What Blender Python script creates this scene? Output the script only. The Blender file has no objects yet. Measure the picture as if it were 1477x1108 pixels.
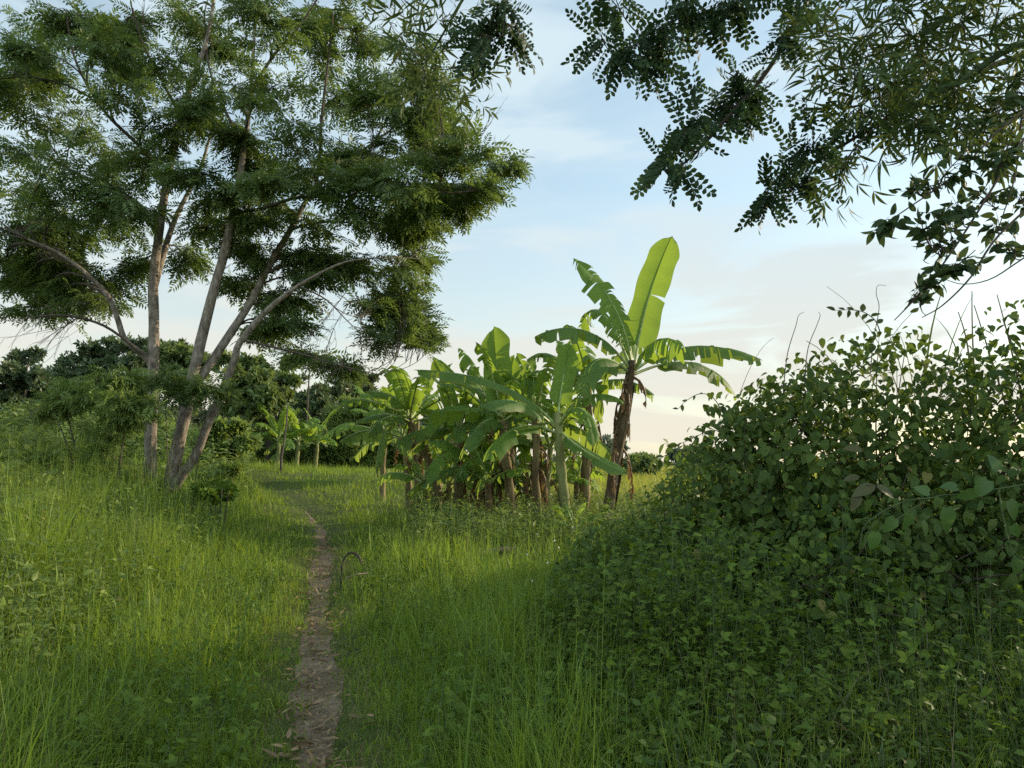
import bpy, math
import numpy as np
from mathutils import Vector

# ------------------------------------------------------------------ basics
sc = bpy.context.scene
COL = sc.collection
rng = np.random.default_rng(11)
R = math.radians
W0, H0 = 1477.0, 1108.0
F0 = W0 / 2 / math.tan(R(34.0))
PITCH = R(5.8)
CAM = np.array([0.0, 0.0, 1.55])
SUN_AZ, SUN_EL = R(64.0), R(17.0)

def P(px, py, Y):
    """a point of the place at forward distance Y seen towards (px, py)"""
    x = (px - W0 / 2) / F0
    v = (H0 / 2 - py) / F0
    fw = math.cos(PITCH) - v * math.sin(PITCH)
    up = math.sin(PITCH) + v * math.cos(PITCH)
    t = Y / fw
    return np.array([x * t, Y, CAM[2] + up * t])

def nrm(a):
    a = np.asarray(a, float)
    return a / np.maximum(np.linalg.norm(a, axis=-1, keepdims=True), 1e-9)

_perm = np.random.default_rng(3).random((256, 256))
def vnoise(x, y, s=1.0, o=0):
    x = np.asarray(x, float) * s + 37.7 + o * 11.3; y = np.asarray(y, float) * s + 91.1 + o * 5.7
    xi = np.floor(x).astype(int); yi = np.floor(y).astype(int)
    fx = x - xi; fy = y - yi
    fx = fx * fx * (3 - 2 * fx); fy = fy * fy * (3 - 2 * fy)
    g = lambda a, b: _perm[a % 256, b % 256]
    return (g(xi, yi) * (1 - fx) * (1 - fy) + g(xi + 1, yi) * fx * (1 - fy)
            + g(xi, yi + 1) * (1 - fx) * fy + g(xi + 1, yi + 1) * fx * fy)

def sstep(a, b, x):
    t = np.clip((np.asarray(x, float) - a) / (b - a), 0, 1)
    return t * t * (3 - 2 * t)

# ------------------------------------------------------------------ mesh builder
class MB:
    def __init__(s):
        s.v = []; s.f = []; s.m = []; s.uv = []; s.n = 0
    def add(s, V, F, mat=0, uv=None):
        V = np.asarray(V, float).reshape(-1, 3); F = np.asarray(F, np.int64)
        if len(V) == 0 or len(F) == 0: return
        s.v.append(V); s.f.append(F + s.n); s.m.append(mat)
        s.uv.append(np.zeros((len(V), 2)) if uv is None else np.asarray(uv, float).reshape(-1, 2))
        s.n += len(V)
    def inst(s, base, Rm, T, S, mat=0):
        V, F = base
        M = len(T)
        if M == 0: return
        S = np.asarray(S, float)
        if S.ndim == 1: S = S[:, None]
        VV = np.einsum('mij,nj->mni', Rm, V) * 1.0
        VV = VV * S[:, :, None] if S.shape[1] == 1 else np.einsum('mij,mnj->mni', Rm, V[None] * S[:, None, :])
        VV = VV + np.asarray(T)[:, None, :]
        n = len(V)
        off = (np.arange(M) * n)[:, None, None]
        for FF in (F if isinstance(F, list) else [F]):
            pass
        FF = (F[None] + off).reshape(-1, F.shape[1])
        s.add(VV.reshape(-1, 3), FF, mat)
    def build(s, name, mats, parent=None, origin=None, smooth=True, uvs=False):
        if not s.v: return None
        o = np.zeros(3) if origin is None else np.asarray(origin, float)
        if parent is not None and origin is None: o = np.array(parent['_o'])
        V = np.concatenate(s.v) - o
        me = bpy.data.meshes.new(name)
        me.vertices.add(len(V)); me.vertices.foreach_set('co', V.astype(np.float32).ravel())
        loops = np.concatenate([f.ravel() for f in s.f]).astype(np.int32)
        sizes = np.concatenate([np.full(len(f), f.shape[1], np.int32) for f in s.f])
        mi = np.concatenate([np.full(len(f), m, np.int32) for f, m in zip(s.f, s.m)])
        starts = np.concatenate([[0], np.cumsum(sizes)[:-1]]).astype(np.int32)
        me.loops.add(len(loops)); me.loops.foreach_set('vertex_index', loops)
        me.polygons.add(len(sizes)); me.polygons.foreach_set('loop_start', starts)
        me.polygons.foreach_set('material_index', mi)
        me.polygons.foreach_set('use_smooth', np.full(len(sizes), smooth, bool))
        if uvs:
            ul = me.uv_layers.new(name='UVMap')
            UV = np.concatenate(s.uv)
            ul.data.foreach_set('uv', UV[loops].astype(np.float32).ravel())
        if not isinstance(mats, (list, tuple)): mats = [mats]
        for m in mats: me.materials.append(m)
        me.update(calc_edges=True); me.validate()
        ob = bpy.data.objects.new(name, me); COL.objects.link(ob)
        if parent is not None: ob.parent = parent
        elif origin is not None: ob.location = o
        return ob

def thing(name, label, cat, loc, group=None):
    o = bpy.data.objects.new(name, None); COL.objects.link(o)
    o.empty_display_size = 0.3
    o.location = Vector(loc); o['label'] = label; o['category'] = cat
    if group: o['group'] = group
    o['_o'] = [float(c) for c in loc]
    return o
def tag(o, label, cat, group=None, kind=None):
    o['label'] = label; o['category'] = cat
    if group: o['group'] = group
    if kind: o['kind'] = kind
    return o

# ------------------------------------------------------------------ shapes
def tube(mb, pts, rad, sides=6, mat=0, cap=True, jit=0.0, uv=False):
    pts = np.asarray(pts, float); n = len(pts)
    rad = np.broadcast_to(np.asarray(rad, float), (n,))
    T = nrm(np.gradient(pts, axis=0))
    ref = np.array([0.31, 0.95, 0.05]) if abs(T[:, 1]).mean() < .8 else np.array([1.0, 0.1, 0.1])
    A = nrm(np.cross(T, ref)); B = np.cross(T, A)
    a = np.linspace(0, 2 * math.pi, sides, endpoint=False)
    rr = rad[:, None] * (1 + jit * (rng.random((n, sides)) - .5))
    V = pts[:, None, :] + rr[:, :, None] * (np.cos(a)[None, :, None] * A[:, None, :] + np.sin(a)[None, :, None] * B[:, None, :])
    i = np.arange(n - 1)[:, None] * sides; j = np.arange(sides)[None, :]; j2 = (j + 1) % sides
    Fq = np.stack([i + j, i + j2, i + sides + j2, i + sides + j], -1).reshape(-1, 4)
    mb.add(V.reshape(-1, 3), Fq, mat)
    if cap and sides <= 12:
        mb.add(V[-1], np.arange(sides)[None, :], mat)

def smooth_line(pts, n=24):
    """Catmull-Rom through pts"""
    p = np.asarray(pts, float)
    if len(p) < 3:
        t = np.linspace(0, 1, n)[:, None]; return p[0] * (1 - t) + p[-1] * t
    q = np.vstack([2 * p[0] - p[1], p, 2 * p[-1] - p[-2]])
    u = np.linspace(0, len(p) - 1 - 1e-6, n); k = u.astype(int); f = (u - k)[:, None]
    a, b, c, d = q[k], q[k + 1], q[k + 2], q[k + 3]
    return .5 * (2 * b + (c - a) * f + (2 * a - 5 * b + 4 * c - d) * f ** 2 + (3 * b - a - 3 * c + d) * f ** 3)

def bez(a, b, c, n=8):
    t = np.linspace(0, 1, n)[:, None]
    return a * (1 - t) ** 2 + 2 * b * t * (1 - t) + c * t * t

def prof(shape, t):
    if shape == 'lance': return np.sin(np.pi * np.clip(t, 0, 1) ** .75) ** .9
    if shape == 'heart': return np.where(t < .22, .52 + .48 * np.sin(t / .22 * 1.57), np.cos((t - .22) / .78 * 1.57) ** .85)
    if shape == 'obov': return np.sin(np.pi * np.clip(t, 0, 1) ** 1.35) ** .6
    return np.sin(np.pi * np.clip(t, 0, 1) ** .8) ** .8
def leaf(L, W, n=4, shape='ovate', fold=.25, curl=.25, stalk=.0):
    """along +Y, face up +Z, folded along the midrib"""
    t = np.linspace(0, 1, n + 1); w = prof(shape, t) * W / 2
    w[-1] = W * .01
    if shape != 'heart': w[0] = W * .03
    y = stalk + t * L; z = -curl * L * t ** 2
    V = np.concatenate([np.stack([-w, y, z + fold * w], 1), np.stack([0 * w, y, z], 1), np.stack([w, y, z + fold * w], 1)])
    if shape == 'heart':
        V[0, 1] -= .09 * L; V[2 * (n + 1), 1] -= .09 * L
    k = np.arange(n); m = n + 1
    Fq = np.concatenate([np.stack([k, m + k, m + k + 1, k + 1], 1), np.stack([m + k, 2 * m + k, 2 * m + k + 1, m + k + 1], 1)])
    return V, Fq
def diamond(L, W, fold=.0):
    return np.array([[0, 0, 0], [W / 2, L * .45, fold * W], [0, L, 0], [-W / 2, L * .45, fold * W]], float), np.array([[0, 1, 2, 3]])

def Rz(a): c, s = math.cos(a), math.sin(a); return np.array([[c, -s, 0], [s, c, 0], [0, 0, 1.]])
def Rx(a): c, s = math.cos(a), math.sin(a); return np.array([[1, 0, 0], [0, c, -s], [0, s, c]])
def Ry(a): c, s = math.cos(a), math.sin(a); return np.array([[c, 0, s], [0, 1, 0], [-s, 0, c]])

def merge(items):
    V = []; Fs = []; n = 0
    for v, f in items:
        V.append(v); Fs.append(f + n); n += len(v)
    return np.concatenate(V), np.concatenate(Fs)
def compound(L, pairs, bl, ang=60, droop=.25, start=.2, lift=0.25, term=True, seed=0, taper=.35):
    r = np.random.default_rng(seed); it = []
    rv = np.array([[-.003, 0, 0], [.003, 0, 0], [.002, L * .6, -droop * L * .36], [-.002, L * .6, -droop * L * .36],
                   [.001, L, -droop * L], [-.001, L, -droop * L]])
    it.append((rv, np.array([[0, 1, 2, 3], [3, 2, 4, 5]])))
    for i in range(pairs):
        t = start + (1 - start) * i / max(pairs - 1, 1) * .94
        sc_ = 1 - taper * abs(t - .5) * 2
        for sd in (-1, 1):
            m = Rz(-sd * R(ang + r.uniform(-9, 9))) @ Ry(sd * (-lift + r.uniform(-.3, .3))) @ Rx(-.25 + r.uniform(-.2, .2))
            it.append((bl[0] * sc_ @ m.T + np.array([0, t * L, -droop * L * t * t]), bl[1]))
    if term:
        it.append((bl[0] * .9 @ Rx(-.5).T + np.array([0, L, -droop * L]), bl[1]))
    return merge(it)
def fan(k, bl, spread=120, seed=0, tilt=.35):
    r = np.random.default_rng(seed); it = []
    for i in range(k):
        a = R((i / (k - 1) - .5) * spread + r.uniform(-10, 10))
        m = Rz(a) @ Rx(r.uniform(-tilt, tilt) - .2) @ Ry(r.uniform(-.8, .8))
        it.append((bl[0] * r.uniform(.7, 1.1) @ m.T, bl[1]))
    return merge(it)

def frames(d, n):
    """local Y along d, local Z near n"""
    d = nrm(d); n = np.asarray(n, float)
    x = nrm(np.cross(d, n)); z = np.cross(x, d)
    return np.stack([x, d, z], -1)
def rdir(m, r=None):
    return nrm((r or rng).normal(size=(m, 3)))

# ------------------------------------------------------------------ materials
def newmat(name):
    m = bpy.data.materials.new(name); m.use_nodes = True
    nt = m.node_tree; nt.nodes.clear()
    return m, nt, nt.nodes.new, nt.links.new
def ramp(N, pts):
    r = N('ShaderNodeValToRGB'); e = r.color_ramp.elements
    while len(e) < len(pts): e.new(.5)
    for k, (p, c) in enumerate(pts):
        e[k].position = p; e[k].color = (*c, 1)
    return r
def leafmat(name, a, b, c=None, tr=(.2, .3, .03), fac=.35, rough=.5, spec=.3, scale=.9, dry=0.0):
    """a..b per leaf, c in broad patches, light shining through the blade"""
    m, nt, N, Lk = newmat(name)
    out = N('ShaderNodeOutputMaterial'); geo = N('ShaderNodeNewGeometry'); tc = N('ShaderNodeTexCoord')
    r1 = ramp(N, [(0, a), (.85, b), (1.0, tuple(min(1, 1.25 * q) for q in b))] if not dry else
              [(0, a), (1 - dry - .05, b), (1 - dry, b), (1, (.23, .17, .06))])
    Lk(geo.outputs['Random Per Island'], r1.inputs[0])
    no = N('ShaderNodeTexNoise'); no.inputs['Scale'].default_value = scale; no.inputs['Detail'].default_value = 3
    Lk(tc.outputs['Object'], no.inputs['Vector'])
    mr = N('ShaderNodeMapRange'); mr.inputs[1].default_value = .38; mr.inputs[2].default_value = .66
    Lk(no.outputs[0], mr.inputs[0])
    mix = N('ShaderNodeMix'); mix.data_type = 'RGBA'
    cc = c or tuple(.5 * (p + q) for p, q in zip(a, b))
    mix.inputs[7].default_value = (*cc, 1)
    ml = N('ShaderNodeMath'); ml.operation = 'MULTIPLY'; ml.inputs[1].default_value = .75
    Lk(mr.outputs[0], ml.inputs[0]); Lk(ml.outputs[0], mix.inputs[0]); Lk(r1.outputs[0], mix.inputs[6])
    p = N('ShaderNodeBsdfPrincipled'); p.inputs['Roughness'].default_value = rough
    p.inputs['Specular IOR Level'].default_value = spec
    Lk(mix.outputs[2], p.inputs['Base Color'])
    t = N('ShaderNodeBsdfTranslucent')
    tm = N('ShaderNodeMix'); tm.data_type = 'RGBA'; tm.inputs[0].default_value = .7
    tm.inputs[7].default_value = (*tr, 1); Lk(mix.outputs[2], tm.inputs[6]); Lk(tm.outputs[2], t.inputs[0])
    ms = N('ShaderNodeMixShader'); ms.inputs[0].default_value = fac
    Lk(p.outputs[0], ms.inputs[1]); Lk(t.outputs[0], ms.inputs[2]); Lk(ms.outputs[0], out.inputs[0])
    return m
def barkmat(name, a, b, c, scale=9, stretch=.25, bump=.5):
    m, nt, N, Lk = newmat(name)
    out = N('ShaderNodeOutputMaterial'); tc = N('ShaderNodeTexCoord'); mp = N('ShaderNodeMapping')
    mp.inputs['Scale'].default_value = (1, 1, stretch); Lk(tc.outputs['Object'], mp.inputs[0])
    n1 = N('ShaderNodeTexNoise'); n1.inputs['Scale'].default_value = scale; n1.inputs['Detail'].default_value = 8; n1.inputs['Roughness'].default_value = .65
    Lk(mp.outputs[0], n1.inputs['Vector'])
    n2 = N('ShaderNodeTexNoise'); n2.inputs['Scale'].default_value = scale * .35; n2.inputs['Detail'].default_value = 4
    Lk(tc.outputs['Object'], n2.inputs['Vector'])
    r = ramp(N, [(.3, a), (.52, b), (.72, c)]); Lk(n1.outputs[0], r.inputs[0])
    mx = N('ShaderNodeMix'); mx.data_type = 'RGBA'; mx.blend_type = 'MULTIPLY'; mx.inputs[0].default_value = .55
    r2 = ramp(N, [(.35, (.45, .42, .4)), (.6, (1, 1, 1))]); Lk(n2.outputs[0], r2.inputs[0])
    Lk(r.outputs[0], mx.inputs[6]); Lk(r2.outputs[0], mx.inputs[7])
    p = N('ShaderNodeBsdfPrincipled'); p.inputs['Roughness'].default_value = .85; p.inputs['Specular IOR Level'].default_value = .2
    Lk(mx.outputs[2], p.inputs['Base Color'])
    bp = N('ShaderNodeBump'); bp.inputs['Strength'].default_value = bump; bp.inputs['Distance'].default_value = .03
    Lk(n1.outputs[0], bp.inputs['Height']); Lk(bp.outputs[0], p.inputs['Normal'])
    Lk(p.outputs[0], out.inputs[0])
    return m
def bananamat(name, a, b, tr, fac=.45):
    m, nt, N, Lk = newmat(name)
    out = N('ShaderNodeOutputMaterial'); uv = N('ShaderNodeUVMap'); geo = N('ShaderNodeNewGeometry')
    sep = N('ShaderNodeSeparateXYZ'); Lk(uv.outputs[0], sep.inputs[0])
    mp = N('ShaderNodeMapping'); mp.inputs['Scale'].default_value = (70, 1.2, 1); Lk(uv.outputs[0], mp.inputs[0])
    n1 = N('ShaderNodeTexNoise'); n1.inputs['Scale'].default_value = 1; n1.inputs['Detail'].default_value = 3
    Lk(mp.outputs[0], n1.inputs['Vector'])
    tc = N('ShaderNodeTexCoord'); n2 = N('ShaderNodeTexNoise'); n2.inputs['Scale'].default_value = 2.2; n2.inputs['Detail'].default_value = 4
    Lk(tc.outputs['Object'], n2.inputs['Vector'])
    ad = N('ShaderNodeMath'); ad.operation = 'MULTIPLY_ADD'; ad.inputs[1].default_value = .55
    Lk(n1.outputs[0], ad.inputs[0])
    m2 = N('ShaderNodeMath'); m2.operation = 'MULTIPLY'; m2.inputs[1].default_value = .5; Lk(n2.outputs[0], m2.inputs[0]); Lk(m2.outputs[0], ad.inputs[2])
    r = ramp(N, [(.30, tuple(.6 * q for q in a)), (.48, a), (.72, b)]); Lk(ad.outputs[0], r.inputs[0])
    # browned rim of the blade
    rim = N('ShaderNodeMath'); rim.operation = 'ABSOLUTE'; Lk(sep.outputs[1], rim.inputs[0])
    rr = N('ShaderNodeMath'); rr.operation = 'MULTIPLY_ADD'; rr.inputs[1].default_value = .14; Lk(n2.outputs[0], rr.inputs[0]); Lk(rim.outputs[0], rr.inputs[2])
    rm = ramp(N, [(.0, (0, 0, 0)), (1.035, (0, 0, 0)), (1.06, (1, 1, 1))]);
    rm.color_ramp.elements[1].position = .985
    sb = N('ShaderNodeMath'); sb.operation = 'SUBTRACT'; sb.inputs[1].default_value = .065; Lk(rr.outputs[0], sb.inputs[0]); Lk(sb.outputs[0], rm.inputs[0])
    mx = N('ShaderNodeMix'); mx.data_type = 'RGBA'; mx.inputs[7].default_value = (.16, .10, .035, 1)
    Lk(rm.outputs[0], mx.inputs[0]); Lk(r.outputs[0], mx.inputs[6])
    p = N('ShaderNodeBsdfPrincipled'); p.inputs['Roughness'].default_value = .52; p.inputs['Specular IOR Level'].default_value = .22
    Lk(mx.outputs[2], p.inputs['Base Color'])
    bp = N('ShaderNodeBump'); bp.inputs['Strength'].default_value = .35; bp.inputs['Distance'].default_value = .02
    Lk(n1.outputs[0], bp.inputs['Height']); Lk(bp.outputs[0], p.inputs['Normal'])
    t = N('ShaderNodeBsdfTranslucent')
    tm = N('ShaderNodeMix'); tm.data_type = 'RGBA'; tm.inputs[0].default_value = .75; tm.inputs[7].default_value = (*tr, 1)
    Lk(mx.outputs[2], tm.inputs[6]); Lk(tm.outputs[2], t.inputs[0])
    ms = N('ShaderNodeMixShader'); ms.inputs[0].default_value = fac
    Lk(p.outputs[0], ms.inputs[1]); Lk(t.outputs[0], ms.inputs[2]); Lk(ms.outputs[0], out.inputs[0])
    return m
def groundmat(name, cols, scale, fine, bump=.6):
    m, nt, N, Lk = newmat(name)
    out = N('ShaderNodeOutputMaterial'); tc = N('ShaderNodeTexCoord')
    n1 = N('ShaderNodeTexNoise'); n1.inputs['Scale'].default_value = scale; n1.inputs['Detail'].default_value = 6
    n2 = N('ShaderNodeTexNoise'); n2.inputs['Scale'].default_value = fine; n2.inputs['Detail'].default_value = 8; n2.inputs['Roughness'].default_value = .7
    for n in (n1, n2): Lk(tc.outputs['Object'], n.inputs['Vector'])
    ad = N('ShaderNodeMath'); ad.operation = 'ADD'; Lk(n1.outputs[0], ad.inputs[0]); Lk(n2.outputs[0], ad.inputs[1])
    hf = N('ShaderNodeMath'); hf.operation = 'MULTIPLY'; hf.inputs[1].default_value = .5; Lk(ad.outputs[0], hf.inputs[0])
    r = ramp(N, [(.34, cols[0]), (.5, cols[1]), (.64, cols[2])]); Lk(hf.outputs[0], r.inputs[0])
    p = N('ShaderNodeBsdfPrincipled'); p.inputs['Roughness'].default_value = .95; p.inputs['Specular IOR Level'].default_value = .1
    Lk(r.outputs[0], p.inputs['Base Color'])
    bp = N('ShaderNodeBump'); bp.inputs['Strength'].default_value = bump; bp.inputs['Distance'].default_value = .04
    Lk(n2.outputs[0], bp.inputs['Height']); Lk(bp.outputs[0], p.inputs['Normal'])
    Lk(p.outputs[0], out.inputs[0])
    return m
def plain(name, c, rough=.7):
    m, nt, N, Lk = newmat(name)
    out = N('ShaderNodeOutputMaterial'); p = N('ShaderNodeBsdfPrincipled'); tc = N('ShaderNodeTexCoord')
    n = N('ShaderNodeTexNoise'); n.inputs['Scale'].default_value = 14; n.inputs['Detail'].default_value = 5; Lk(tc.outputs['Object'], n.inputs['Vector'])
    r = ramp(N, [(.3, tuple(.6 * q for q in c)), (.7, tuple(min(1, 1.25 * q) for q in c))]); Lk(n.outputs[0], r.inputs[0])
    Lk(r.outputs[0], p.inputs['Base Color']); p.inputs['Roughness'].default_value = rough
    Lk(p.outputs[0], out.inputs[0]); return m

M = {}
M['grass'] = leafmat('grass_blade', (.062, .128, .014), (.215, .300, .034), (.170, .238, .025), tr=(.32, .42, .025), fac=.42, spec=.2, scale=1.6, dry=.03)
M['grass_fine'] = leafmat('fine_grass_blade', (.085, .155, .024), (.165, .245, .040), (.14, .20, .035), tr=(.27, .37, .045), fac=.4, spec=.2, scale=.5)
M['straw'] = leafmat('dry_straw', (.16, .12, .055), (.27, .22, .10), tr=(.3, .24, .09), fac=.3, spec=.15)
M['field'] = leafmat('field_grass', (.12, .17, .022), (.22, .25, .035), (.20, .22, .03), tr=(.36, .36, .04), fac=.45, scale=.2)
M['weed'] = leafmat('weed_leaf', (.070, .120, .022), (.165, .225, .045), (.15, .19, .045), tr=(.22, .30, .04), fac=.38, scale=.7, dry=.04)
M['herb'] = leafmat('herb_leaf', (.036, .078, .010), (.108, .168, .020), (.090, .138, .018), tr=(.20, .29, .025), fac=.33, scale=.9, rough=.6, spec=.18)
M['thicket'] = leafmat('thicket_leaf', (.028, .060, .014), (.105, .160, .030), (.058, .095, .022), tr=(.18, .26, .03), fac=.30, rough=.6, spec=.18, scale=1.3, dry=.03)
M['vine'] = leafmat('vine_leaf', (.040, .090, .020), (.065, .125, .028), tr=(.18, .28, .05), fac=.3, rough=.45, spec=.35)
M['olive'] = leafmat('aged_vine_leaf', (.055, .060, .022), (.085, .085, .032), tr=(.2, .18, .07), fac=.25)
M['tree'] = leafmat('feathery_leaf', (.042, .084, .027), (.100, .152, .042), (.088, .124, .031), tr=(.21, .30, .045), fac=.34, spec=.3, scale=.8)
M['rain'] = leafmat('dark_leaflet', (.020, .042, .018), (.040, .070, .026), tr=(.07, .13, .03), fac=.22, rough=.62, spec=.15)
M['bamboo'] = leafmat('bamboo_leaf', (.028, .056, .016), (.062, .092, .024), tr=(.13, .17, .03), fac=.28, dry=.05, rough=.62, spec=.15)
M['creeper'] = leafmat('creeper_leaf', (.025, .052, .022), (.048, .078, .030), tr=(.10, .14, .03), fac=.25, rough=.62, spec=.15)
M['bg_dark'] = leafmat('dark_foliage', (.044, .076, .036), (.082, .118, .050), (.062, .094, .044), tr=(.15, .21, .06), fac=.25, scale=.25)
M['bg_mid'] = leafmat('mid_foliage', (.068, .112, .036), (.125, .172, .050), (.105, .145, .046), tr=(.24, .31, .06), fac=.3, scale=.3)
M['bg_pale'] = leafmat('pale_foliage', (.060, .085, .040), (.10, .125, .055), (.085, .105, .05), tr=(.16, .19, .06), fac=.3, scale=.3)
M['bg_haze'] = leafmat('haze_tinted_foliage', (.07, .10, .075), (.10, .135, .09), tr=(.14, .18, .1), fac=.25, scale=.15)  # distance haze painted into the leaf colour as a pale blue-green
M['bank'] = leafmat('bank_foliage', (.075, .130, .030), (.140, .200, .042), (.14, .19, .045), tr=(.25, .33, .06), fac=.35, scale=.5)
M['ban'] = bananamat('banana_blade', (.095, .180, .028), (.165, .265, .040), (.34, .47, .04), .45)
M['ban_old'] = bananamat('old_banana_blade', (.075, .150, .034), (.130, .215, .045), (.36, .46, .05), .46)
M['ban_rib'] = plain('banana_midrib', (.26, .32, .10), .5)
M['ban_dead'] = leafmat('dead_banana_leaf', (.09, .055, .028), (.19, .125, .06), (.13, .08, .04), tr=(.25, .15, .05), fac=.25, spec=.1)
M['ban_stem'] = barkmat('banana_stem', (.075, .055, .03), (.20, .16, .075), (.34, .30, .14), scale=6, stretch=.18)
M['ban_stem_dark'] = barkmat('dark_banana_stem', (.04, .028, .016), (.12, .085, .045), (.24, .19, .10), scale=7, stretch=.2, bump=.8)
M['ban_young'] = barkmat('young_banana_stem', (.14, .13, .055), (.21, .23, .085), (.28, .30, .12), scale=5, stretch=.15, bump=.2)
M['bark'] = barkmat('grey_bark', (.09, .075, .058), (.23, .195, .155), (.40, .36, .30), scale=13, stretch=.45, bump=.9)
M['bark_dark'] = barkmat('dark_bark', (.03, .024, .018), (.065, .052, .04), (.11, .09, .07), scale=9)
M['twig'] = barkmat('twig_bark', (.05, .04, .03), (.095, .078, .06), (.15, .125, .10), scale=20)
M['stem'] = plain('green_stem', (.05, .085, .022))
M['dry'] = plain('dry_stem', (.17, .13, .08))
M['ground'] = groundmat('soil_and_turf', [(.030, .040, .012), (.055, .075, .018), (.085, .080, .035)], .5, 9)
M['path'] = groundmat('trodden_earth', [(.085, .062, .040), (.18, .132, .088), (.31, .235, .16)], 2.2, 22, .9)
M['litter'] = leafmat('dead_leaf', (.11, .068, .036), (.34, .235, .13), (.19, .125, .066), tr=(.3, .2, .1), fac=.15, spec=.2, scale=5)
M['petal'] = plain('white_petal', (.72, .72, .68))
M['yolk'] = plain('flower_eye', (.6, .42, .05))

# ------------------------------------------------------------------ terrain
def path_x(y):
    y = np.asarray(y, float)
    bend = np.where(y > 17, -.016 * (y - 17) ** 2, 0)
    return -.247 * y + .045 * np.sin(y * .55 + .6) * sstep(0, 5, y) + np.maximum(bend, -14)
def hgt(x, y):
    x = np.asarray(x, float); y = np.asarray(y, float)
    d = path_x(y) - x
    near = 1 - sstep(30, 55, y)
    h = .62 * sstep(.9, 4.2, d) * near
    h = h + .45 * np.exp(-(((x - 3.9) / 2.0) ** 2 + ((y - 6.3) / 2.6) ** 2))
    h = h + 1.15 * np.exp(-(((x + 21) / 9) ** 2 + ((y - 33) / 9) ** 2))
    h = h + .95 * sstep(19, 36, y) * (1 - sstep(-.14, -.02, x / np.maximum(y, 1))) * (1 - sstep(70, 110, y))
    h = h + .10 * (vnoise(x, y, .6) - .5) + .05 * (vnoise(x, y, 2.1, 3) - .5)
    h = h - .07 * np.exp(-(d / .28) ** 2) * sstep(0, 1, 24 - y)
    return h * (1 - sstep(90, 140, np.hypot(x, y)))
def grid_mesh(xs, ys, zf):
    X, Y = np.meshgrid(xs, ys, indexing='xy')
    V = np.stack([X, Y, zf(X, Y)], -1).reshape(-1, 3)
    nx, ny = len(xs), len(ys)
    i, j = np.meshgrid(np.arange(nx - 1), np.arange(ny - 1), indexing='xy')
    a = (j * nx + i).ravel()
    return V, np.stack([a, a + 1, a + nx + 1, a + nx], 1)
xs = np.concatenate([-np.geomspace(1500, 14, 26), np.arange(-13.5, 12, .18), np.geomspace(12.5, 1500, 26)])
ys = np.concatenate([-np.geomspace(1500, 5, 18), np.arange(-4.5, 32, .18), np.geomspace(32.5, 1800, 40)])
mb = MB(); mb.add(*grid_mesh(xs, ys, hgt))
g = mb.build('ground', M['ground']); tag(g, 'uneven grassy ground rising to a low bank under the slender trees', 'ground', kind='structure')

def path_half(y):
    return (.05 + .12 * vnoise(y, 0 * y, 1.1, 5)) * (1 - .8 * sstep(18.5, 22, y))
mb = MB()
yy = np.arange(-3, 22.5, .06); uu = np.linspace(-1, 1, 15)
Yg, Ug = np.meshgrid(yy, uu, indexing='ij')
hw = path_half(Yg) * (1 + .5 * (vnoise(Yg, Ug, 3.5, 8) - .5)) + .03
Xg = path_x(Yg) + Ug * hw + .07 * (vnoise(Yg, 0 * Yg, 2.3, 2) - .5)
Zg = hgt(Xg, Yg) + .014 + .035 * (1 - Ug ** 2) * (vnoise(Xg, Yg, 9, 4) - .35) - .012 * Ug ** 2
k = len(uu); n = len(yy)
i, j = np.meshgrid(np.arange(n - 1), np.arange(k - 1), indexing='ij'); a = (i * k + j).ravel()
mb.add(np.stack([Xg, Yg, Zg], -1).reshape(-1, 3), np.stack([a, a + 1, a + k + 1, a + k], 1))
tag(mb.build('path', M['path']), 'narrow trodden earth footpath strewn with dead leaves', 'path', kind='structure')

# leaf litter
mb = MB()
m = 2200; y = 2.5 + 14 * rng.random(m) ** 1.9; x = path_x(y) + rng.normal(0, .11, m)
T = np.stack([x, y, hgt(x, y) + .035 + .02 * rng.random(m)], 1)
d = rdir(m); d[:, 2] *= .25; nn = np.array([0, 0, 1.]) + .6 * rng.normal(size=(m, 3))
for q, b in enumerate([leaf(.13, .028, 5, 'lance', .35, .15), leaf(.08, .04, 4, 'ovate', .5, -.3), leaf(.19, .034, 5, 'lance', .3, -.12)]):
    s_ = slice(q, m, 3)
    mb.inst(b, frames(d[s_], nn[s_]), T[s_], rng.uniform(.2, .75, len(T[s_])) * rng.choice([.4, .7, 1.1], len(T[s_])))
tag(mb.build('leaf_litter', M['litter']), 'curled dead leaves and chaff lying on the footpath', 'leaf litter', kind='stuff')

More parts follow.
